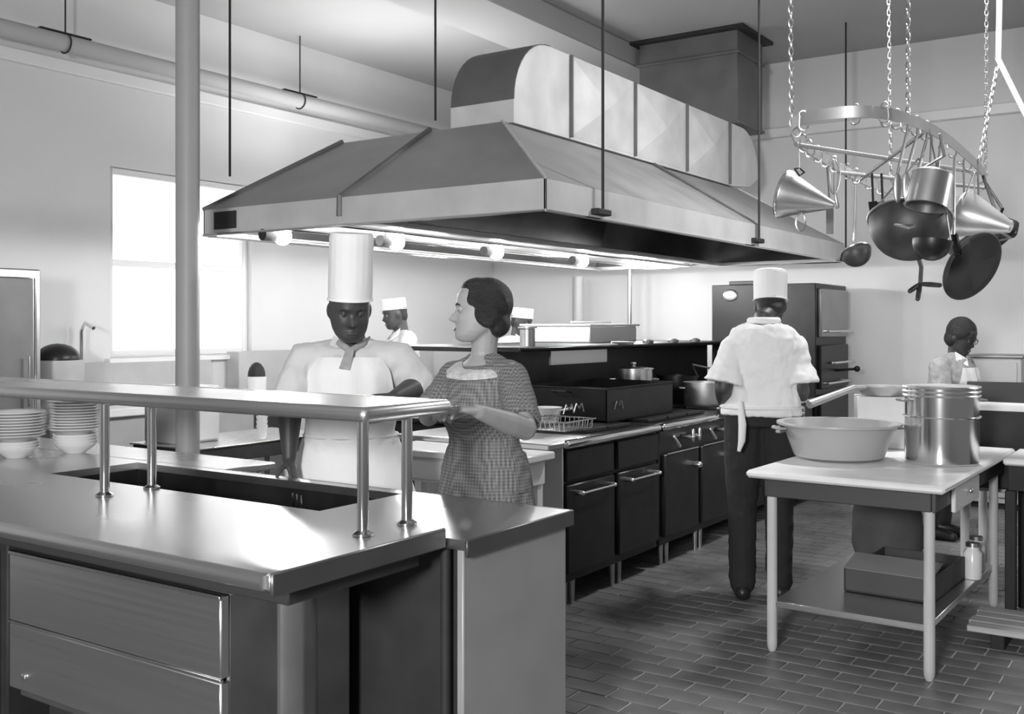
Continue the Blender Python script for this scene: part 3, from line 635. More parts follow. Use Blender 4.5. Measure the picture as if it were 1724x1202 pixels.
# things on the under shelf
t = thing('carton', 'open dark carton standing on the lower shelf of the work table', 'box', (-1.235, 5.25, .236), R(-3))
for a, b in (((-.2, -.3, .002), (.2, .3, .012)), ((-.2, -.3, .002), (-.19, .3, .11)), ((.19, -.3, .002), (.2, .3, .11)), ((-.2, -.3, .002), (.2, -.288, .11)), ((-.2, .288, .002), (.2, .3, .11))): MB().box(a, b, .001).build('carton_wall', CARD, t, local=True)
MB().slab([(-.2, -.3, .11), (.2, -.3, .11), (.205, -.12, .15), (-.205, -.12, .15)], .005).build('flap', mat('carton_flap', .2, .8), t, local=True)
t = thing('sack', 'grey cloth sack slumped on the lower shelf behind the dark carton', 'sack', (-1.45, 5.75, .236))
MB().lathe([(.001, .002), (.16, .002), (.185, .08), (.18, .25), (.15, .38), (.06, .43), (.05, .46), (.07, .50), (.001, .49)], 26, Matrix.Translation((-1.45, 5.75, .236)), sx=1, sy=.8).build('body', mat('sackcloth', .09, .9, noise=.2), t); MB().tube(arc((-1.45, 5.75, .70), .055, 0, 360, 16, 'xy')[:-1], .008, 6, closed=True).build('tie', CARDL, t)
for k, (x, y) in enumerate(((-.80, 5.28), (-.815, 5.46))):
    t = thing('jar', 'pale jar standing at the edge of the lower shelf of the work table', 'jar', (x - .19, y + .29, .236), 0, 'jars on the lower shelf')
    MB().lathe([(.001, .001), (.04, .001), (.044, .02), (.044, .13), (.03, .15), (.03, .17), (.001, .17)], 18, Matrix.Translation(t.location)).build('body', ENAMEL, t); MB().lathe([(.033, .16), (.033, .18), (.001, .182), (.001, .16)], 18, Matrix.Translation(t.location)).build('lid', ALU, t)
# enamel basin
c = PZ(1412, 771, .84); c.z = .8415
t = thing('wash_basin', 'wide pale enamel basin with loop handles on the work table', 'basin', tuple(c))
MB().lathe([(.001, 0), (.19, 0), (.215, .012), (.272, .165), (.298, .172), (.30, .166), (.302, .172), (.30, .178), (.27, .176), (.208, .02), (.185, .008), (.001, .008)], 56, Matrix.Translation(c)).build('bowl', mat('pale_enamel', .42, .35, noise=.04), t)
for s_ in (-1, 1):
    e = c + Vector((s_ * CT, s_ * ST, 0)) * .275 + Vector((0, 0, .15)); u = Vector((-ST, CT, 0)) * .05; o = Vector((s_ * CT, s_ * ST, 0)) * .05
    MB().tube([e - u, e - u + o * .8, e + o * 1.1, e + u + o * .8, e + u], .007, 8).build('handle', ALUD, t); MB().box(e - Vector((.025, .05, .025)), e + Vector((.0, .05, .01)), .004).build('handle_plate', ALUD, t)
# tall stock pot
c = PZ(1585, 779, .84); c.z = .8415
t = thing('stock_pot', 'tall shiny aluminium stock pot with a rim band and bail', 'pot', tuple(c)); r = .168
MB().lathe([(.001, 0), (r - .01, 0), (r, .01), (r, .37), (r - .004, .37), (r - .004, .012), (.001, .006)], 56, Matrix.Translation(c)).build('body', mat('shiny_aluminium', .75, .16, 1), t)
for z in (.325, .345, .365): MB().tube(arc(c + Vector((0, 0, z)), r + .003, 0, 360, 48, 'xy')[:-1], .006, 6, closed=True).build('rim_band', ALU, t)
MB().tube([c + Vector((math.cos(R(a)) * (r + .006), math.sin(R(a)) * (r + .006), .225)) for a in range(0, 360, 8)], .004, 6, closed=True).build('bail', CHROME, t)
for s_ in (-1, 1):
    e = c + Vector((s_ * CT, s_ * ST, 0)) * (r + .004) + Vector((0, 0, .30)); u = Vector((-ST, CT, 0)) * .035; o = Vector((s_ * CT, s_ * ST, 0)) * .03
    MB().tube([e - u, e - u + o, e + u + o, e + u], .006, 8).build('handle', ALU, t)
MB().lathe([(.001, .36), (r - .006, .36), (r - .006, .37), (.001, .375)], 40, Matrix.Translation(c)).build('lid', ALUD, t)
# pale carton with a long-handled pan lying on it
c = PD(1486, 700, 5.62)
t = thing('white_carton', 'white carton standing behind the basin on the work table', 'box', (c.x, c.y, .8405), R(20)); ht = 1.12 - .8415
MB().box((-.14, -.11, .001), (.14, .11, ht), .004).build('body', CARDL, t, local=True); MB().box((-.142, -.02, ht), (.142, .02, ht + .002)).build('tape', ENAMEL, t, local=True)
pc = Vector((c.x, c.y, .8415 + ht + .003))
t = thing('long_handled_pan', 'shallow pan with a long straight handle lying on the white carton', 'pan', tuple(pc)); hx = PD(1362, 681, 5.35)
MB().lathe([(.001, 0), (.11, 0), (.135, .045), (.138, .048), (.13, .046), (.105, .006), (.001, .006)], 40, Matrix.Translation(pc)).build('body', ALUD, t)
d = (hx - pc); d.z = 0; d.normalize(); MB().tube([pc + d * .128 + Vector((0, 0, .04)), pc + d * .22 + Vector((0, 0, .045)), hx], [.012, .017, .022], 10).build('handle', ALUD, t)
# right hand sink and black-legged table
t = thing('black_leg_table', 'pale topped table with black legs next to the work table', 'table', (-.3, 5.85, 0))
bx('top', (-.86, 5.62, .805), (.6, 6.12, .84), mat('worn_zinc_top', .6), t, .01); bx('apron', (-.84, 5.64, .68), (.57, 6.1, .804), BLACKM, t, .003)
for x in (-.828, .55):
    for y in (5.655, 6.08): bx('leg', (x - .025, y - .025, 0), (x + .025, y + .025, .68), BLACKM, t, .004)
t = thing('duckboard', 'low pale wooden duckboard on the floor beside the work table', 'duckboard', (-.4, 5.4, 0))
for k in range(4):
    y = 5.20 + k * .105
    bx('plank', (-.95 - .01 * (k % 2), y, .07), (.5, y + .092, .098), WOODP, t, .003)
for x in (-.85, .3): bx('bearer', (x, 5.21, .003), (x + .06, 5.59, .069), BLACKM, t, .003)
t = thing('scullery_sink', 'deep sink with a dark curved back and pale rim near the woman in the corner', 'sink', (-.5, 6.6, 0))
bx('front', (-1.2, 6.2, .60), (.4, 6.25, 1.05), BLACKM, t, .01)
MB().limb([(-1.2, 6.22, 1.05), (.4, 6.22, 1.05)], [.028, .028], 10).build('front_rim', ENAMEL, t)
bk = [Vector((-1.25 + i * .08, 6.85 + .12 * math.sin(i / 21 * math.pi), 0)) for i in range(22)]
MB().loft([[p + Vector((0, 0, .60)), p + Vector((0, .02, .60)), p + Vector((0, .02, 1.155)), p + Vector((0, 0, 1.155))] for p in bk]).build('curved_back', mat('dark_sink_back', .05, .5, .3), t)
bx('side', (-1.22, 6.2, .60), (-1.19, 6.86, 1.06), ENAMEL, t, .006); bx('bottom', (-1.2, 6.22, .58), (.4, 6.9, .61), ENAMELG, t, .004); bx('partition', (-.72, 6.24, .61), (-.70, 6.86, 1.0), ENAMELG, t, .004)
for x in (-1.15, .35):
    for y in (6.25, 6.8): MB().cyl((x, y, 0), (x, y, .6), .025, 12).build('leg', ENAMEL, t)
MB().tube([(-.55, 6.86, 1.10), (-.55, 6.78, 1.17), (-.52, 6.66, 1.15)], .012, 8).build('tap', CHROME, t)
c = PD(1681, 645, 8.6)
t = thing('grey_cabinet', 'grey metal cabinet with a flat lid against the far wall behind the woman', 'cabinet', (c.x, c.y, 0))
bx('body', (c.x - .2, c.y - .2, .05), (c.x + .2, c.y + .25, 1.235), ENAMELG, t, .006); bx('lid', (c.x - .22, c.y - .22, 1.236), (c.x + .22, c.y + .27, 1.26), STEELD, t, .006); bx('plinth', (c.x - .18, c.y - .18, 0), (c.x + .18, c.y + .23, .05), BLACKM, t, .002)
bx('door', (c.x - .17, c.y - .212, .1), (c.x + .17, c.y - .2, 1.2), ENAMELG, t, .004)

# ---------------------------------------------------------------- pot rack
RX, RY, RA, RB = -1.435, 5.95, .345, 1.24
def rz_(y): return 2.465 - .10 * (y - 4.7) / 2.5
pr = thing('pot_rack', 'oval hanging pot rack of flat bar on four chains', 'rack', (RX, RY, 2.41))
ring = []
for k in range(96):
    a = 2 * math.pi * k / 96; ca, sa = math.cos(a), math.sin(a); e = 2 / 2.9
    x = RX + RA * math.copysign(abs(ca) ** e, ca); y = RY + RB * math.copysign(abs(sa) ** e, sa); ring.append(Vector((x, y, rz_(y))))
loop = []
for i, p in enumerate(ring):
    d = (ring[(i + 1) % 96] - ring[i - 1]); n = Vector((d.y, -d.x, 0)).normalized() * .004; h = Vector((0, 0, .027)); loop.append([p - n - h, p + n - h, p + n + h, p - n + h])
RKM = mat('rack_bar', .6, .38, .7, noise=.06)
MB().loft(loop, closed=True).build('ring_bar', RKM, pr)
def rp(side, y):
    s_ = abs((y - RY) / RB); s_ = min(s_, .999); return Vector((RX + side * RA * (1 - s_ ** 2.9) ** (1 / 2.9), y, rz_(y)))
for (sa, ya, sb, yb) in ((1, 5.15, -1, 6.35), (-1, 5.15, 1, 6.35), (-1, 6.0, 1, 6.9)):
    a, b = rp(sa, ya), rp(sb, yb); MB().tube([a - Vector((0, 0, .03)), b - Vector((0, 0, .03))], .011, 8).build('cross_brace', RKM, pr)
def chain(a, b, parent):
    a, b = Vector(a), Vector(b); d = (b - a); n = int(d.length / .034); m = MB(); u = d.normalized(); q = u.to_track_quat('Z', 'Y').to_matrix().to_4x4()
    for k in range(n):
        M_ = Matrix.Translation(a + d * (k + .5) / n) @ q @ Matrix.Rotation(R(90 * (k % 2) + 35), 4, 'Z')
        pts = [M_ @ Vector((.010 * math.cos(t_), 0, .0215 * math.sin(t_))) for t_ in [2 * math.pi * i / 10 for i in range(10)]]
        m.tube(pts, .0032, 5, closed=True)
    return m.build('chain', CHAIN, parent)
for s_, y, dx, dy in ((-1, 4.95, 0, -.05), (1, 4.98, .0, 0), (-1, 6.9, 0, -.1), (1, 6.75, .0, .05)):
    p = rp(s_, y); chain(p + Vector((0, 0, .02)), (p.x + dx, p.y + dy, ZC), pr)
hooky = [(-1, y) for y in (4.86, 5.08, 5.22, 5.36, 5.52, 5.66, 5.84, 6.1, 6.26, 6.5, 6.7)] + [(1, y) for y in (4.85, 4.92, 5.0, 5.1, 5.22, 5.5, 5.7, 5.9, 6.1, 6.3, 6.55)]
hk = MB().tube([Vector((.016 * math.cos(R(a)) - .016, 0, .02 + .016 * math.sin(R(a)))) for a in range(200, -60, -26)] + [Vector((0, 0, -.02))] + [Vector((.02 * math.cos(R(a)) - .02, 0, -.035 + .02 * math.sin(R(a)))) for a in range(0, -190, -26)], .0042, 6).mesh('hook'); hk.materials.append(CHAIN)
for s_, y in hooky + [(-.45, 4.735), (.35, 4.735), (.7, 4.76)]:
    p = rp(s_, y) if abs(s_) == 1 else Vector((RX + s_ * RA, y, rz_(y)))
    o = put('hook', hk, pr, p - Vector(pr.location)); o.rotation_euler = (0, 0, random.uniform(-.5, .5) + (math.pi if s_ < 0 else 0))
# conduit dropping beside the rack
t = thing('conduit_drop', 'white conduit hanging from the ceiling and bending off beside the pot rack', 'conduit', tuple(PD(1681, 108, 6.2)))
a = PD(1681, 108, 6.2); MB().tube([Vector((a.x + .02, a.y, ZC)), a + Vector((0, 0, .03)), PD(1724, 188, 6.1), PD(1790, 310, 5.95)], .017, 10).build('tube', TRIM, t)
chain(PD(1679, 112, 6.2), rp(1, 6.35) + Vector((0, 0, .03)), t)

def barpt(side, px, ymin=0):
    best = min((q for q in ring if (q.x - RX) * side > -.02 and q.y > ymin), key=lambda q: abs(CX + F * (q.x * CT + q.y * ST) / (-q.x * ST + q.y * CT) - px) + (0 if q.y < 6.9 else 50))
    return best, -best.x * ST + best.y * CT
def axm(o, d, roll=0): return Matrix.Translation(Vector(o)) @ Vector(d).to_track_quat('Z', 'Y').to_matrix().to_4x4() @ Matrix.Rotation(roll, 4, 'Z')
def hang(name, lab, cat, at_, group=None): return thing(name, lab, cat, tuple(at_), 0, group)
def loopwire(t, top, bot, r=.004, m=CHAIN, nm='handle'): return MB().tube([top, bot], r, 8).build(nm, m, t)
CONE = mat('tinned_cone', .55, .32, .9, noise=.08); DPAN = mat('dark_pan', .03, .35, .4, noise=.3, scale=10); GPAN = mat('grey_pan', .075, .45, .5, noise=.25, scale=12)
# large conical strainer
a, b = PD(1322, 327, 5.50), PD(1404, 346, 5.36); ax = (b - a); L_ = ax.length; t = hang('conical_strainer', 'large tinned cone strainer hanging sideways at the rack end', 'strainer', PD(1345, 240, 5.42))
MB().lathe([(.127, -.012), (.131, 0), (.127, .012), (.11, L_ * .15), (.018, L_), (.001, L_ + .004), (.001, L_ - .004), (.013, L_ - .006), (.105, L_ * .14), (.122, .0)], 40, axm(a, ax)).build('cone', CONE, t)
MB().tube([axm(a, ax) @ Vector((.129 * math.cos(R(k)), .129 * math.sin(R(k)), 0)) for k in range(0, 360, 12)], .005, 6, closed=True).build('rim', CHROME, t)
loopwire(t, PD(1345, 242, 5.38), PD(1346, 287, 5.38)); MB().tube([PD(1338, 284, 5.36), PD(1346, 296, 5.34), PD(1354, 290, 5.36), PD(1346, 283, 5.38)], .005, 6, closed=True).build('eye', BLACKM, t)
MB().tube([PD(1348 + 8 * math.cos(R(k)), 374 + 15 * math.sin(R(k)), 5.42) for k in range(0, 360, 24)], .005, 6, closed=True).build('hang_loop', ALUD, t); loopwire(t, PD(1349, 358, 5.42), PD(1349, 362, 5.42))
# whisk
t = hang('wire_whisk', 'balloon wire whisk hanging from the rack beside the large cone strainer', 'whisk', PD(1402, 268, 5.86))
for k in range(5):
    an = R(36 * k); M_ = axm(PD(1404, 268, 5.86), (0, 0, -1), an); MB().tube([M_ @ Vector((.047 * math.sin(R(x)) * (1 - x / 420), 0, .20 * (1 - math.cos(R(x))) / 2)) for x in range(0, 181, 15)] + [M_ @ Vector((-.047 * math.sin(R(x)) * (1 - x / 420), 0, .20 * (1 - math.cos(R(x))) / 2)) for x in range(165, -1, -15)], .0022, 5).build('loop', STEELD, t)
MB().limb([PD(1406, 326, 5.86), PD(1410, 348, 5.86)], [.01, .012], 10).build('handle', ALU, t)
# spatula
t = hang('broad_spatula', 'flat grey spatula blade hanging behind the cone strainer tip', 'spatula', PD(1398, 275, 6.0)); loopwire(t, barpt(-1, 1398, 5.0)[0], PD(1397, 345, 6.0), .006, ALUD)
MB().box((-.022, -.002, -.09), (.022, .002, .09), .001, axm(PD(1397, 368, 6.0), (0, 0, 1), T)).build('blade', ALUD, t)
# ladle
t = hang('large_ladle', 'large bright ladle hanging lowest from the left side of the rack', 'ladle', PD(1441, 292, 6.2)); loopwire(t, PD(1441, 290, 6.2), PD(1438, 405, 6.2), .0075, ALU)
M_ = axm(PD(1441, 425, 6.2), PD(1431, 402, 6.26) - PD(1441, 425, 6.2)); MB().lathe([(.001, -.088)] + [(.088 * math.sin(R(x)), -.088 * math.cos(R(x))) for x in range(15, 91, 15)] + [(.092, .004), (.084, .004)] + [(.083 * math.sin(R(x)), -.083 * math.cos(R(x))) for x in range(90, 0, -15)] + [(.001, -.083)], 30, M_).build('cup', GPAN, t)
MB().tube([M_ @ Vector((.09 * math.cos(R(k)), .09 * math.sin(R(k)), 0)) for k in range(0, 360, 15)], .006, 6, closed=True).build('rim', ALU, t)
# scrapers
for px, dx in ((1468, 0), (1484, 10)):
    t = hang('scraper', 'dark bladed scraper hanging from the rack ' + ('next to the large ladle' if dx == 0 else 'next to the colander'), 'scraper', PD(px, 292, 6.0), 'scrapers on the rack'); loopwire(t, PD(px, 292, 6.0), PD(px + 2, 340, 6.0), .007, BLACKM)
    q = [PD(px - 6, 340, 6.0), PD(px + 8, 338, 6.0), PD(px + 20, 360, 6.0), PD(px - 2, 366, 6.0)]; MB().slab(q, .004).build('blade', BLACK, t)
# long spoons from the near right of the rack
for px, y0, y1, kind, lab in ((1521, 205, 292, 'spoon', 'long basting spoon hanging at the rack end next to the spatulas'), (1536, 215, 290, 'spoon', 'narrow ladle spoon with a dark handle beside the basting spoon'), (1553, 212, 296, 'turner', 'long pale turner hanging in front of the bright saucepan'), (1566, 215, 300, 'fork', 'long two pronged fork hanging behind the bright saucepan'), (1577, 220, 300, 'fork', 'long steel skewer fork hanging nearest the saucepan')):
    tp, D_ = barpt(1, px + 6); tp = tp - Vector((0, 0, .055)); t = hang('long_' + kind, lab, kind, tp); dx = -10 if kind != 'fork' else 0
    MB().tube([tp + Vector((0, 0, .03)), tp, tp.lerp(PD(px + dx, y1, D_), .5), PD(px + dx, y1, D_)], [.004, .007, .0075, .006], 8).build('handle', STEELD, t)
    if kind == 'spoon': MB().sphere(PD(px + dx, y1 + 24, D_), (.021, .009, .07), Matrix.Rotation(T, 3, 'Z')).build('bowl', ALU, t)
    elif kind == 'turner': MB().box((-.014, -.003, -.075), (.014, .003, .075), .002, axm(PD(px + dx - 2, y1 + 26, D_), (-.08, 0, 1), T)).build('blade', ALU, t)
    else:
        for s_ in (-3, 3): loopwire(t, PD(px, y1, D_), PD(px + s_, y1 + 22, D_), .003, STEELD, 'prong')
# bright saucepan
o = PD(1565, 318, 4.80); up = (PD(1572, 285, 4.80) - PD(1558, 350, 4.78)); t = hang('saucepan', 'bright aluminium saucepan hanging tilted in the middle of the rack', 'saucepan', PD(1580, 222, 4.9)); M_ = axm(o - up.normalized() * .085, up)
MB().lathe([(.001, .165), (.08, .165), (.092, .155), (.095, .0), (.1, -.003), (.09, -.003), (.087, .15), (.001, .158)], 40, M_).build('body', ALU, t); MB().tube([M_ @ Vector((.05, .04, .165)), PD(1590, 262, 4.92), PD(1582, 225, 4.9)], [.008, .008, .006], 8).build('handle', STEELD, t)
# big dark round bowl / colander
o = PD(1532, 372, 5.12); t = hang('colander', 'large dark round colander hanging below the bright saucepan', 'colander', PD(1532, 340, 5.12)); M_ = axm(o, PD(1535, 300, 5.22) - o)
MB().lathe([(.001, -.19)] + [(.195 * math.sin(R(x)) ** .8, -.19 * math.cos(R(x))) for x in range(10, 91, 10)] + [(.205, .008), (.19, .008)] + [(.188 * math.sin(R(x)) ** .8, -.183 * math.cos(R(x))) for x in range(90, 0, -10)] + [(.001, -.183)], 44, M_).build('bowl', GPAN, t)
MB().tube([M_ @ Vector((.2 * math.cos(R(k)), .2 * math.sin(R(k)), .006)) for k in range(0, 360, 12)], .006, 6, closed=True).build('rim', ALUD, t)
for s_ in (-1, 1): MB().tube([M_ @ Vector((s_ * .15, .12, .01)), M_ @ Vector((s_ * .06, .1, .16)), PD(1548, 265, 5.05)], .0045, 8).build('bail', STEELD, t)
MB().limb([PD(1508, 378, 4.95), PD(1530, 382, 4.93), PD(1550, 378, 4.95)], [.008, .012, .008], 8).build('side_grip', ALU, t)
o = PD(1570, 405, 4.80); t = hang('small_bowl', 'dark hemispherical bowl hanging against the large colander', 'bowl', PD(1590, 350, 4.98)); M_ = axm(o, (.1, .1, 1)); MB().lathe([(.001, -.095)] + [(.09 * math.sin(R(x)), -.095 * math.cos(R(x))) for x in range(15, 91, 15)] + [(.082, .0)] + [(.001, -.08)], 30, M_).build('body', DPAN, t)
MB().tube([o + Vector((.07, .05, .0)), PD(1592, 350, 4.98), rp(1, 5.2)], .004, 6).build('handle', STEELD, t)
# dough hook hanging lowest
o = PD(1546, 372, 5.12); t = hang('dough_hook', 'rod with crooked prongs hanging below the dark bowls', 'hook', o - Vector((0, 0, .178))); MB().tube([o - Vector((0, 0, .178)), PD(1551, 450, 5.12), PD(1549, 480, 5.12)], .011, 8).build('rod', GPAN, t)
for q in ((1532, 490), (1545, 503), (1582, 480)):
    MB().limb([PD(1549, 478, 5.12), PD((1549 + q[0]) / 2, (482 + q[1]) / 2 - 2, 5.1), PD(q[0], q[1], 5.08)], [.010, .013, .012], 8).build('prong', GPAN, t)
# pale cone strainer on the right
a, b = PD(1622, 360, 5.62), PD(1702, 383, 5.45); ax = b - a; L_ = ax.length; t = hang('pale_funnel', 'pale cone funnel hanging on its side at the far right of the rack', 'funnel', PD(1640, 290, 5.5)); M_ = axm(a, ax)
MB().lathe([(.128, -.01), (.132, 0), (.126, .012), (.10, L_ * .3), (.03, L_), (.022, L_), (.095, L_ * .28), (.12, .0)], 40, M_, closed=True).build('cone', mat('bright_funnel', .75, .3, .6, noise=.05), t)
for s_ in (-1, 1): loopwire(t, M_ @ Vector((.12 * s_, 0, .02)), PD(1640, 290, 5.5), .004)
# dark skillet, edge on
o = PD(1655, 408, 5.98); t = hang('deep_skillet', 'dark deep skillet behind the pale funnel on the rack', 'skillet', PD(1668, 300, 5.7)); M_ = axm(o, Vector((-.35, -.35, .75)))
MB().lathe([(.001, -.03), (.15, -.03), (.185, .03), (.19, .034), (.18, .034), (.145, -.022), (.001, -.022)], 44, M_).build('body', DPAN, t)
MB().limb([PD(1703, 392, 5.6), PD(1705, 380, 5.65), PD(1690, 370, 5.7)], [.03, .035, .02], 10).build('rim_grip', DPAN, t)
for q in ((1655, 300), (1668, 304)): MB().tube([barpt(1, q[0])[0] - Vector((0, 0, .02)), PD(q[0] + 20, 352, 5.75), PD(1668, 398, 5.93)], .009, 8).build('handle', BLACKM, t)
MB().slab([PD(1666, 383, 5.5), PD(1675, 380, 5.5), PD(1704, 400, 5.5), PD(1700, 401, 5.5)], .003).build('lid_edge', CHROME, t); MB().tube([PD(1702, 401, 5.5), PD(1652, 411, 5.5)], .004, 6).build('rim_wire', CHROME, t)
# black oval griddle pan, hanging lowest on the right
o = PD(1636, 448, 5.42); t = hang('oval_griddle', 'black oval griddle pan hanging lowest on the right of the rack', 'griddle', PD(1605, 280, 5.4))
fw = (Vector((0, 0, H)) - o).normalized(); M_ = axm(o, fw); up_l = (PD(1672, 398, 5.42) - PD(1606, 500, 5.42)).normalized(); loc_ = M_.inverted().to_3x3() @ up_l; an = math.atan2(loc_.y, loc_.x)
M_ = M_ @ Matrix.Rotation(an, 4, 'Z')
MB().lathe([(.001, .02), (.105, .02), (.128, .0), (.132, -.03), (.126, -.03), (.12, .0), (.1, .012), (.001, .012)], 48, M_, sx=1.48, sy=.9).build('body', BLACKM, t)
MB().tube([PD(1604, 395, 5.4), PD(1605, 330, 5.4), PD(1607, 262, 5.4)], [.012, .011, .006], 8).build('handle', ALU, t); MB().limb([PD(1606, 398, 5.41), PD(1612, 425, 5.42)], [.022, .02], 8).build('handle_socket', BLACK, t)
for px in (1622, 1646):
    t = hang('thin_skewer', 'thin steel skewer hanging from the right bar of the rack', 'skewer', PD(px, 280, 5.8), 'skewers on the rack'); loopwire(t, PD(px, 276, 5.8), PD(px + 2, 345, 5.8), .006, STEELD, 'rod'); MB().tube([PD(px, 276, 5.8) + Vector((0, .015 * math.cos(R(k)), .015 + .015 * math.sin(R(k)))) for k in range(0, 360, 30)], .003, 6, closed=True).build('ring', STEELD, t)
# ---------------------------------------------------------------- people
def remesh(mb, voxel, iters=3, disp=0):
    me = mb.mesh('tmp', smooth=False); ob = bpy.data.objects.new('tmp', me); COL.objects.link(ob)
    m = ob.modifiers.new('r', 'REMESH'); m.mode = 'VOXEL'; m.voxel_size = voxel
    s_ = ob.modifiers.new('s', 'SMOOTH'); s_.iterations = iters; s_.factor = .5
    if disp:
        tx = bpy.data.textures.new('folds', 'CLOUDS'); tx.noise_scale = .055; tx.noise_depth = 1
        dm = ob.modifiers.new('d', 'DISPLACE'); dm.texture = tx; dm.strength = disp; dm.mid_level = .5
    dg = bpy.context.evaluated_depsgraph_get(); out = bpy.data.meshes.new_from_object(ob.evaluated_get(dg))
    bpy.data.objects.remove(ob); bpy.data.meshes.remove(me); out.shade_smooth(); return out
def lput(name, mb_or_me, m, parent):
    me = mb_or_me if not isinstance(mb_or_me, MB) else mb_or_me.mesh(name, True, 60)
    me.name = name; me.materials.clear(); me.materials.append(m); return put(name, me, parent)
def lerp(a, b, t): return a + (b - a) * t
def interp(tab, z):
    for i in range(len(tab) - 1):
        if tab[i][0] <= z <= tab[i + 1][0]:
            t = (z - tab[i][0]) / (tab[i + 1][0] - tab[i][0]); t = t * t * (3 - 2 * t) * .35 + t * .65
            return [lerp(p, q, t) for p, q in zip(tab[i][1:], tab[i + 1][1:])]
    return list(tab[0][1:] if z < tab[0][0] else tab[-1][1:])
HT = [(-.118, .062, .020, .022), (-.108, .079, -.002, .038), (-.09, .087, -.025, .052), (-.07, .084, -.05, .061), (-.04, .083, -.075, .067), (0, .083, -.092, .072), (.03, .087, -.098, .075), (.06, .083, -.097, .075), (.085, .068, -.085, .066), (.104, .042, -.062, .048), (.115, .012, -.03, .024), (.119, -.005, -.012, .004)]
def head(mb, M_, k=1.0, nose=1.0, jaw=1.0):
    n = 72; rings = []
    zs = [-.118 + (.237) * i / 70 for i in range(71)]
    g = lambda v, s_: math.exp(-(v / s_) ** 2)
    for z in zs:
        fr_, bk_, w = interp(HT, z); mid = bk_ + (fr_ - bk_) * .45; ring = []; w *= 1 + (jaw - 1) * max(0, min(1, (.04 - z) / .08))
        for j in range(n):
            a = 2 * math.pi * j / n; sx, cy = math.sin(a), math.cos(a); p = 2 / 2.25
            x = w * math.copysign(abs(sx) ** p, sx); y = mid + (fr_ - mid if cy > 0 else mid - bk_) * math.copysign(abs(cy) ** p, cy)
            if cy > .3:
                q = max(0, min(1, (.012 - z) / .045)) if z > -.036 else max(0, 1 - (-.036 - z) / .013)
                y += .027 * nose * q * g(x, .009 + .006 * q) + .004 * g(x, .02) * g(z + .03, .02)
                y -= .012 * (g(x - .032, .014) + g(x + .032, .014)) * g(z - .003, .011)
                y += .005 * g(abs(x) - .03, .02) * g(z - .022, .008)
                y += .007 * g(x, .02) * (g(z + .064, .005) + .9 * g(z + .076, .006)) - .003 * g(x, .02) * g(z + .07, .003)
                y += .004 * g(x, .02) * g(z + .102, .012) + .005 * g(abs(x) - .045, .016) * g(z + .03, .02)
            ring.append(M_ @ (Vector((x, y, z)) * k))
        rings.append(ring)
    mb.loft(rings)
    for s_ in (-1, 1):
        mb.sphere(M_ @ (Vector((s_ * .077, -.012, -.008)) * k), (.011 * k, .02 * k, .032 * k), M_.to_3x3() @ Matrix.Rotation(s_ * .35, 3, 'Z'))
def hand(mb, W_, D, N, side, curl=(25, 30, 20), k=1.0, thumb=.6):
    D = D.normalized(); N = (N - D * N.dot(D)).normalized(); L_ = D.cross(N) * side
    M_ = Matrix((L_, D, N)).transposed()
    rings = []
    for t, hw, ht in ((-.01, .024, .019), (.02, .031, .017), (.05, .04, .015), (.08, .042, .013), (.095, .038, .010)):
        rings.append([W_ + M_ @ (Vector((hw * math.cos(a), t, ht * math.sin(a))) * k) for a in [2 * math.pi * i / 14 for i in range(14)]])
    mb.loft(rings)
    for off, ln, b in ((.031, .068, 0), (.0105, .078, .003), (-.0105, .073, .002), (-.030, .056, -.006)):
        p = W_ + M_ @ (Vector((off, .085 + b, 0)) * k); pts = [p]; ang = 0
        for fr_, c_ in zip((.45, .3, .25), curl):
            ang += R(c_); p = p + (D * math.cos(ang) + N * math.sin(ang) + L_ * off * .6) * ln * fr_ * k; pts.append(p)
        mb.limb(pts, [.0095 * k, .009 * k, .0082 * k, .007 * k], 8)
    p = W_ + M_ @ (Vector((.028, .025, .004)) * k); q = p + (L_ * .75 + D * .65 + N * thumb).normalized() * .045 * k; r_ = q + (L_ * .35 + D * .9 + N * thumb).normalized() * .033 * k
    mb.limb([p, q, r_], [.0135 * k, .0115 * k, .009 * k], 8)
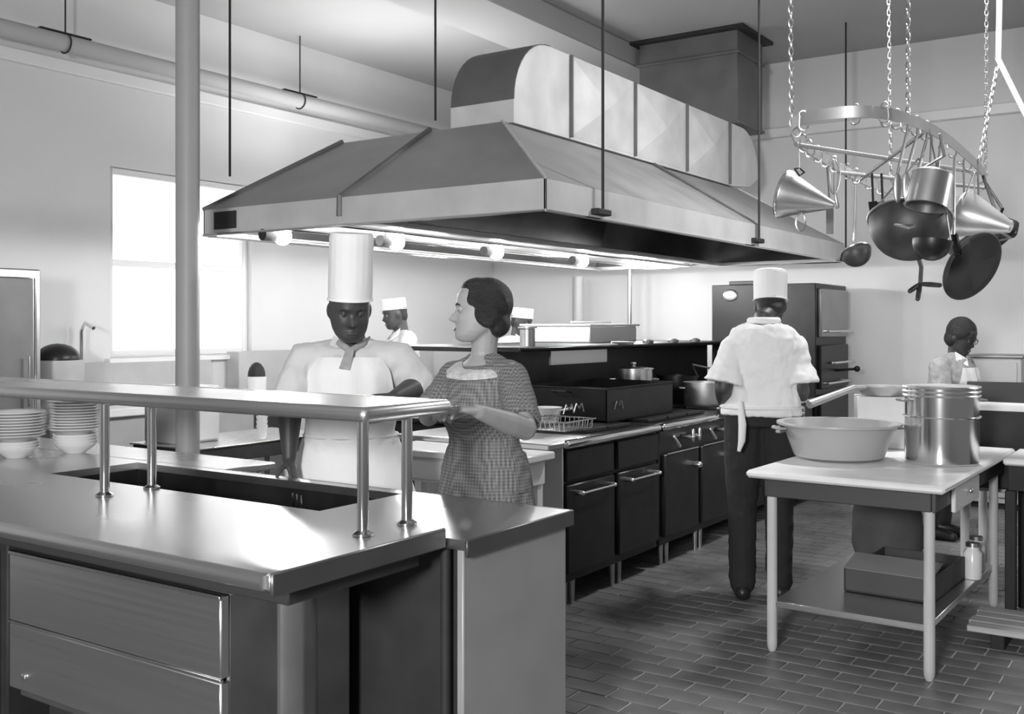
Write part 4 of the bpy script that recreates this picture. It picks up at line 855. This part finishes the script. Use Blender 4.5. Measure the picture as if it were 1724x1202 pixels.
def person(spec):
    g = spec.get; hips, neck, hc = g('hips'), g('neck'), g('head')
    fx, fy = g('face'); P_ = thing('person', g('label'), 'person', (hips.x, hips.y, 0), math.atan2(-fx, fy))
    MI = rootm(P_).inverted(); L_ = lambda v: MI @ Vector(v); LD = lambda v: (MI.to_3x3() @ Vector(v))
    hips, neck, hc = L_(hips), L_(neck), L_(hc); bk = g('bulk', 1.0); vox = g('vox', .006); fem = g('fem', False)
    sh = [L_(v) for v in g('sh')]; el = [L_(v) for v in g('el')]; wr = [L_(v) for v in g('wr')]
    sw = (sh[0] - sh[1]).length / 2; shm = (sh[0] + sh[1]) / 2; xd = (sh[0] - sh[1]).normalized()
    def sp(t, dy=0): return hips.lerp(neck, t) + Vector((0, dy, 0))
    prof = [(0, .165, .115, 0), (.12, .168, .12, 0), (.35, .142, .108, .01), (.6, .155, .118, .012), (.8, .165, .11, .005), (.92, .13, .085, -.005), (1.0, .062, .06, 0)] if not fem else [(0, .17, .125, 0), (.12, .165, .12, 0), (.38, .122, .098, .005), (.62, .14, .115, .03), (.8, .145, .10, .012), (.92, .115, .075, 0), (1.0, .052, .05, 0)]
    def torso(mb, grow=0, t0=0, t1=1.0, gb=0):
        rings = []
        for i in range(25):
            t = t0 + (t1 - t0) * i / 24; rx, ry, dy = interp(prof, t); c = sp(t, dy); m_ = min(1, max(0, (t - .45) / .4)); xx = Vector((1, 0, 0)).lerp(xd, m_).normalized(); yy = Vector((0, 0, 1)).cross(xx).normalized()
            rx = rx * bk + grow + gb * (1 - t); ry = ry * bk + grow + gb * (1 - t); rings.append([c + xx * rx * math.cos(a) + yy * ry * math.sin(a) for a in [2 * math.pi * k / 36 for k in range(36)]])
        mb.loft(rings); return rings
    ua, fa, wa = (.052, .043, .029) if not fem else (.046, .037, .025); ua *= bk; fa *= bk
    body = MB(); torso(body)
    hd_ = LD(g('hdir', (fx, fy, 0))).normalized(); hx_ = hd_.cross(Vector((0, 0, 1))).normalized(); hz_ = hx_.cross(hd_)
    HM = Matrix((hx_, hd_, hz_)).transposed().to_4x4(); HM.translation = hc; hk = g('hk', 1.0)
    body.limb([neck - Vector((0, .0, .05)), neck + Vector((0, 0, .02)), HM @ Vector((0, -.03, -.04))], [.062, .054 * (1 if not fem else .9), .055 * (1 if not fem else .88)])
    head(body, HM, hk, g('nose', 1.0), g('jaw', 1.0))
    for i, s_ in ((0, 1), (1, -1)):
        body.limb([shm.lerp(sh[i], .6), sh[i], sh[i].lerp(el[i], .5), el[i]], [ua * 1.15, ua * 1.15, ua, fa * 1.02]); body.limb([el[i], el[i].lerp(wr[i], .35), wr[i]], [fa, fa * 1.02, wa])
        hdv = g('hand'); D, N = LD(hdv[i][0]), LD(hdv[i][1]); hand(body, wr[i], D, N, hdv[i][3] if len(hdv[i]) > 3 else s_, hdv[i][2], g('handk', 1.0))
    legs = g('legs', [(.095, 0), (-.095, 0)]); hz = hips.z; an = []
    for (x, y), s_ in zip(legs, (1, -1)):
        a_ = [Vector((s_ * .09, hips.y, hz)), Vector((x * 1.0, y * .5 + .02, hz * .53)), Vector((x, y, .09))]; an.append(a_); body.limb(a_, [.088 * bk, .062, .042])
    lput('body', remesh(body, vox, 3), g('skin'), P_)
    for s_ in (-1, 1):
        if g('eyes', True):
            e = HM @ (Vector((s_ * .032, .0685, .002)) * hk); eo = lput('eye', MB().sphere(e, .0112 * hk), g('eyem', EYEW), P_)
            lput('eyelid', MB().sphere(HM @ (Vector((s_ * .032, .0668, .0068)) * hk), .0128 * hk), g('skin'), P_)
            lput('iris', MB().sphere(HM @ (Vector((s_ * .032, .0755, .0005)) * hk), .0058 * hk), EYED, eo)
            lput('eyebrow', MB().tube([HM @ (Vector((s_ * x, y, z)) * hk) for x, y, z in ((.014, .086, .02), (.03, .084, .025), (.046, .074, .02))], [.003, .0042, .002], 6), HAIR, P_)
    if g('eyes', True): lput('lips', MB().sphere(HM @ (Vector((0, .0875, -.0705)) * hk), (.022 * hk, .006 * hk, .0075 * hk), HM.to_3x3()), g('lipm', LIPS), P_)
    # clothes
    gs = g('sgrow', .016); sl_ = g('sleeve', .5); shirt = MB(); torso(shirt, gs, g('s0', .0), g('s1', .965), g('sflare', 0))
    for i in (0, 1):
        up = shm.lerp(sh[i], .35) + Vector((0, 0, .01)); e = el[i]; rr = ua + g('sadd', .016); shirt.limb([neck + (sh[i] - shm) * .18 - Vector((0, 0, .03)), sh[i]], [.05 * bk, rr * .72])
        if sl_ <= 1: q = sh[i].lerp(e, sl_); shirt.limb([up, sh[i]], [rr * .95, rr * .98]); shirt.tube([sh[i], sh[i].lerp(q, .5), q], [rr * .98, rr * 1.04, rr * g('sfl', 1.08)], 18)
        else: q = e.lerp(wr[i], sl_ - 1); shirt.limb([up, sh[i], sh[i].lerp(e, .6), e], [rr * .95, rr * .98, rr, rr * .96]); shirt.tube([e, q], [rr * .96, rr * .92], 18)
    so = lput('shirt' if not fem else 'dress_bodice', remesh(shirt, max(vox, .009), 3, g('fold', .014)), g('shirtm'), P_)
    if g('collar', True):
        for s_ in (1, -1):
            lput('collar', MB().slab([neck + Vector((s_ * .004, .085, -.02)), neck + Vector((s_ * .075, .035, .03)), neck + Vector((s_ * .10, .055, -.03)), neck + Vector((s_ * .055, .115, -.07))], .006), g('collarm', g('shirtm')), so)
    def sheet(nm, t0, t1, a0, a1, off, m_, flare=0, par=P_, n=14, kk=24):
        rings = []
        for i in range(n + 1):
            t = t0 + (t1 - t0) * i / n; rx, ry, dy = interp(prof, min(max(t, 0), 1)); c = sp(t, dy); xm = min(1, max(0, (t - .45) / .4)); xx = Vector((1, 0, 0)).lerp(xd, xm).normalized(); yy = Vector((0, 0, 1)).cross(xx).normalized()
            ex = off + flare * max(0, .15 - t) ; sp_ = lerp(a0, a1, i / n); row = []
            for rad in (0, -.004):
                cols = [90 - sp_ + 2 * sp_ * q / kk for q in range(kk + 1)]; cols = cols if rad == 0 else cols[::-1]
                row += [c + xx * (rx * bk + ex + rad + .009 * math.sin(q * .42 + i * .25) * (1 if t < .3 else .3)) * math.cos(R(q)) + yy * (ry * bk + ex + rad + .006 * math.sin(q * .21 + i * .15)) * math.sin(R(q)) for q in cols]
            rings.append(row)
        return lput(nm, MB().loft(rings), m_, par)
    if g('apron'):
        for (t0, t1, a0, a1, off, fl_) in g('apron'): sheet('apron', t0, t1, a0, a1, off, g('apronm', CLOTH), fl_)
        rings = []
    if g('tie_belt'):
        t = g('tie_belt'); rx, ry, dy = interp(prof, t); c = sp(t, dy); lput('apron_string', MB().tube([c + Vector(((rx * bk + gs + .012) * math.cos(R(q)), (ry * bk + gs + .012) * math.sin(R(q)), 0)) for q in range(0, 360, 12)], .008, 8, closed=True), CLOTH, P_)
    if g('skirt'):
        zb, fl_ = g('skirt'); rings = []
        for i in range(18):
            t = i / 17; c = Vector((hips.x * (1 - t), hips.y + .0, lerp(hips.z + .14, zb, t))); rx = lerp(.15, fl_, t ** .7) * bk; ry = lerp(.125, fl_ * .85, t ** .7) * bk
            rings.append([c + Vector(((rx + .02 * t * math.sin(k * .7 + .5)) * math.cos(2 * math.pi * k / 90), (ry + .02 * t * math.sin(k * .7)) * math.sin(2 * math.pi * k / 90), 0)) for k in range(90)])
        lput('skirt', MB().loft(rings), g('shirtm'), P_)
    else:
        tr = MB(); torso(tr, .014, 0, .22)
        for a_ in an: tr.limb([a_[0], a_[0].lerp(a_[1], .5), a_[1], a_[2] + Vector((0, 0, .0))], [.10 * bk, .092 * bk, .08, .072])
        lput('trousers', remesh(tr, max(vox, .01), 3, .012), g('trm', CLOTHD), P_)
    for a_ in an:
        f = a_[2]; lput('shoe', MB().limb([Vector((f.x, f.y - .04, .045)), Vector((f.x, f.y + .06, .042)), Vector((f.x, f.y + .15, .032))], [.044, .044, .031]), LEATHER, P_)
    spec['P'] = P_; spec['HM'] = HM; spec['hk'] = hk; spec['neck_l'] = neck; return spec
def hat(spec, h, r0, r1, z0=.045, lean=(0, 0), m=CLOTH, band=.05):
    HM, k = spec['HM'], spec['hk']; b = HM @ (Vector((0, -.006, z0)) * k); zx = (HM.to_3x3() @ Vector((0, 0, 1))).lerp(Vector((0, 0, 1)), .6).normalized()
    M_ = Matrix.Translation(b) @ zx.to_track_quat('Z', 'Y').to_matrix().to_4x4(); rings = []
    for i in range(15):
        t = i / 14; z = h * t; r = r0 if z < band else lerp(r0, r1, min(1, (z - band) / max(h * .55, .01))); r *= 1 if t < .93 else .93
        ring = []
        for j in range(60):
            a = 2 * math.pi * j / 60; w = 1 + (.012 * math.sin(j * 2.1) * (1 if z > band else 0)); ring.append(M_ @ Vector((r * .92 * w * math.cos(a) + lean[0] * t, r * 1.06 * w * math.sin(a) + lean[1] * t, z)))
        rings.append(ring)
    ho = lput('hat', MB().loft(rings), m, spec['P'])
    lput('hat_band', MB().tube([p + (p - b).normalized() * .001 for p in rings[0]], .004, 6, closed=True), m, ho)
def hair(spec, parts, m=HAIR, vox=.007):
    mb = MB()
    for c, r in parts: mb.sphere(spec['HM'] @ (Vector(c) * spec['hk']), tuple(x * spec['hk'] for x in r), spec['HM'].to_3x3(), 24, 16)
    lput('hair', remesh(mb, vox, 3, .006), m, spec['P'])
MANHAIR = [((0, -.03, .022), (.080, .080, .088)), ((0, -.052, -.025), (.068, .052, .062))]
IR = Vector((CT, ST, 0)); FWD = Vector((-ST, CT, 0))          # image right, away from camera
# 1 the chef with the tall hat
fc = (-FWD + IR * .08).normalized()
ch = person(dict(label='chef in a tall white hat and apron leaning on the steam table', face=(fc.x, fc.y), skin=SKIND, bulk=1.16, hk=1.06, vox=.006,
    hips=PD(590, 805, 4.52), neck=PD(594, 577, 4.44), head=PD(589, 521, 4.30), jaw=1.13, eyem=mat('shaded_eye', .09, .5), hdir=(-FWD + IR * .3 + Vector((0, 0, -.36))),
    sh=[PD(510, 604, 4.42), PD(674, 604, 4.44)], el=[PD(488, 668, 4.36), PD(706, 650, 4.46)], wr=[PD(487, 772, 4.31), PD(664, 668, 4.28)],
    hand=[((IR * .25 - FWD * .3 + Vector((0, 0, -.75))), (-FWD * -.2 - IR * 1.0), (50, 60, 40), -1), ((-IR - FWD * .2), (Vector((0, 0, -1)) - FWD * .2), (30, 40, 30))],
    sleeve=1.12, sgrow=.022, shirtm=CLOTHG, apron=[(.28, .90, 76, 44, .037, 0), (-.75, .30, 125, 122, .038, .2)], tie_belt=.33, lipm=SKIND))
hat(ch, .275, .099, .098, .04, (.0, -.01))
hair(ch, MANHAIR)
n_ = ch['neck_l']
lput('neckerchief', MB().limb([n_ + Vector((-.05, .075, .0)), n_ + Vector((0, .115, -.035)), n_ + Vector((.05, .075, .0))], [.014, .02, .014]), GREYC, ch['P'])
lput('neckerchief_end', MB().slab([n_ + Vector((-.015, .125, -.03)), n_ + Vector((.02, .125, -.03)), n_ + Vector((.045, .15, -.105)), n_ + Vector((.0, .15, -.115))], .01), GREYC, ch['P'])
# 2 the woman in the plaid dress
fc = (-FWD * .85 - IR * .55).normalized()
wo = person(dict(label='dark haired woman in a plaid dress turned towards the tall hatted chef', face=(fc.x, fc.y), skin=SKINL, fem=True, bulk=1.06, hk=.98, vox=.005, nose=1.12, s1=.93, sadd=.010,
    hips=PD(818, 822, 3.93), neck=PD(815, 600, 3.86), head=PD(806, 524, 3.83), hdir=(-IR - FWD * .10 + Vector((0, 0, .03))),
    sh=[PD(764, 632, 3.97), PD(862, 632, 3.76)], el=[PD(722, 700, 3.85), PD(884, 722, 3.55)], wr=[PD(722, 690, 3.62), PD(806, 693, 3.33)],
    hand=[((-FWD + IR * .3 + Vector((0, 0, .02))), (Vector((0, 0, -1))), (12, 20, 20)), ((-IR * .85 - FWD * .45 + Vector((0, 0, .16))), (Vector((0, 0, -1)) - IR * .1), (22, 30, 25))],
    sleeve=.86, sfl=1.12, sgrow=.012, shirtm=PLAID, fold=.012, skirt=(.40, .23), collar=False, handk=.9, lipm=mat('rouge', .16, .4)))
hair(wo, [((0, -.034, .034), (.084, .098, .096)), ((0, .002, .082), (.067, .068, .046)), ((.043, .008, .044), (.036, .05, .05)), ((-.043, .008, .044), (.036, .05, .05)), ((0, -.072, -.04), (.068, .052, .06)), ((.054, -.03, -.004), (.038, .056, .06)), ((-.054, -.03, -.004), (.038, .056, .06))])
n_ = wo['neck_l']
cr = [[n_ + Vector(((.07 + t * .058 + .006 * math.sin(k * .9) * t) * 1.12 * math.cos(a), .012 + (.068 + t * .05 + .006 * math.sin(k * .9) * t) * math.sin(a), -.012 - t * .035 - .030 * max(0, math.sin(a)) + dz)) for k, a in enumerate([2 * math.pi * q / 60 for q in range(60)])] for t, dz in ((0, 0), (.5, .008), (1, 0), (1, -.006), (0, -.008))]
lput('collar', MB().loft(cr, closed=True), mat('pale_collar', .5, .9, noise=.2, scale=60), wo['P'])
bt = MB()
for i in range(5): bt.limb([n_ + Vector((.12 - i * .012, -.17 - .012 * i, -.50 - i * .03)), n_ + Vector((.15 - i * .01, -.19, -.56 - i * .04)), n_ + Vector((.08, -.20 - i * .004, -.60 - i * .035))], [.012, .022, .010])
lput('apron_bow', remesh(bt, .008, 2), PLAID, wo['P'])
# 3 and 4 the two cooks beyond the ranges
for px, hy, d, turn, lab, s_ in ((668, 528, 8.15, -1, 'far cook in a low white cap bending behind the tall hatted chef', .97), (876, 541, 9.35, .6, 'distant cook in a white cap half hidden behind the woman in plaid', .95)):
    b = PD(px, 560, d); fc = (IR * turn * .8 + FWD * -.3).normalized(); hz = H + (HY - hy) / F * d; sd = Vector((fc.y, -fc.x, 0)); bb = b - fc * .10; z = lambda v: Vector((0, 0, v - bb.z))
    p = person(dict(label=lab, face=(fc.x, fc.y), skin=SKIND, bulk=1.0, vox=.011, hk=1.0, hips=bb + z(hz - .74), neck=bb + fc * .06 + z(hz - .145), head=bb + fc * .12 + z(hz), hdir=fc + Vector((0, 0, -.25)),
        sh=[bb + fc * .05 + sd * .18 + z(hz - .20), bb + fc * .05 - sd * .18 + z(hz - .20)], el=[bb + fc * .12 + sd * .22 + z(hz - .50), bb + fc * .12 - sd * .22 + z(hz - .50)], wr=[bb + fc * .34 + sd * .15 + z(hz - .54), bb + fc * .34 - sd * .15 + z(hz - .54)],
        hand=[(fc, (0, 0, -1), (20, 25, 20)), (fc, (0, 0, -1), (20, 25, 20))], sleeve=.9, shirtm=CLOTHG if turn < 0 else CLOTH, apron=[(-.6, .3, 100, 100, .03, .2)]))
    hat(p, .085, .094, .092, .035); hair(p, MANHAIR, vox=.011)
# 5 the cook seen from behind
fc = (FWD * .97 + IR * .18).normalized()
ck = person(dict(label='cook in white shirt and dark trousers seen from behind at the range', face=(fc.x, fc.y), skin=SKIND, bulk=1.12, vox=.008, hk=1.0, eyes=False,
    hips=PD(1281, 716, 5.68), neck=PD(1286, 540, 5.62), head=PD(1297, 516, 5.72), hdir=(FWD + IR * .25 + Vector((0, 0, -.45))),
    sh=[PD(1338, 584, 5.64), PD(1234, 584, 5.62)], el=[PD(1346, 652, 5.62), PD(1218, 652, 5.60)], wr=[PD(1352, 668, 5.88), PD(1222, 690, 5.84)],
    hand=[((IR * .2 + FWD * .3 + Vector((0, 0, .5))), (-IR), (40, 50, 40)), ((FWD), (0, 0, -1), (30, 40, 30))],
    sleeve=.9, sfl=1.55, sgrow=.024, sflare=.012, s0=.10, shirtm=CLOTH, fold=.018, collar=False, apron=[(-.55, .24, 46, 46, .03, .0)], legs=[(.10, .02), (-.10, -.02)], tie_belt=.18))
hat(ck, .165, .099, .1, .035); hair(ck, MANHAIR, vox=.008)
P_ = ck['P']; MI = rootm(P_).inverted(); n_ = ck['neck_l']
lput('shirt_collar', MB().tube([n_ + Vector((.072 * math.cos(R(q)), .075 * math.sin(R(q)), .0)) for q in range(0, 360, 15)], .02, 8, closed=True), CLOTH, P_)
lput('apron_string', MB().tube([MI @ PD(1246, 676, 5.50), MI @ PD(1250, 715, 5.47), MI @ PD(1249, 742, 5.47), MI @ PD(1244, 760, 5.47)], [.012, .021, .019, .009], 8), CLOTH, P_)
# 6 the woman working in the corner
b = PD(1612, 640, 6.75); fc = (-FWD * .75 + IR * .65).normalized(); sd = Vector((fc.y, -fc.x, 0)); z = lambda v: Vector((0, 0, v - b.z)); hz = H + (HY - 567) / F * 6.75
b = PD(1608, 600, 7.25); hz = H + (HY - 567) / F * 7.25
p = person(dict(label='woman with short dark hair and glasses bending over the sink', face=(fc.x, fc.y), skin=SKIND, fem=True, bulk=1.25, vox=.009, hk=1.0, hips=b - fc * .12 + z(hz - .62), neck=b + z(hz - .135), head=b + fc * .05 + z(hz), hdir=fc + Vector((0, 0, -.45)),
    sh=[b - fc * .02 + sd * .18 + z(hz - .205), b - fc * .02 - sd * .18 + z(hz - .205)], el=[b + fc * .02 + sd * .22 + z(hz - .48), b + fc * .02 - sd * .22 + z(hz - .48)], wr=[b + fc * .22 + sd * .15 + z(hz - .56), b + fc * .22 - sd * .15 + z(hz - .56)],
    hand=[(fc, (0, 0, -1), (20, 25, 20)), (fc, (0, 0, -1), (20, 25, 20))], sleeve=.9, shirtm=GREYC, skirt=(.4, .24), collarm=CLOTH, apron=[(.1, .84, 70, 34, .026, 0)]))
hair(p, [((0, -.022, .036), (.092, .104, .1)), ((0, -.045, -.025), (.09, .068, .075))], vox=.009)
HM = p['HM']; gl = MB()
for s_ in (-1, 1): gl.tube([HM @ Vector((s_ * .034 + .021 * math.cos(R(q)), .092, .002 + .018 * math.sin(R(q)))) for q in range(0, 360, 24)], .0022, 6, closed=True).tube([HM @ Vector((s_ * .055, .09, .006)), HM @ Vector((s_ * .08, .0, .004))], .002, 6)
gl.tube([HM @ Vector((-.013, .093, .006)), HM @ Vector((.013, .093, .006))], .002, 6); lput('glasses', gl, BLACKM, p['P'])
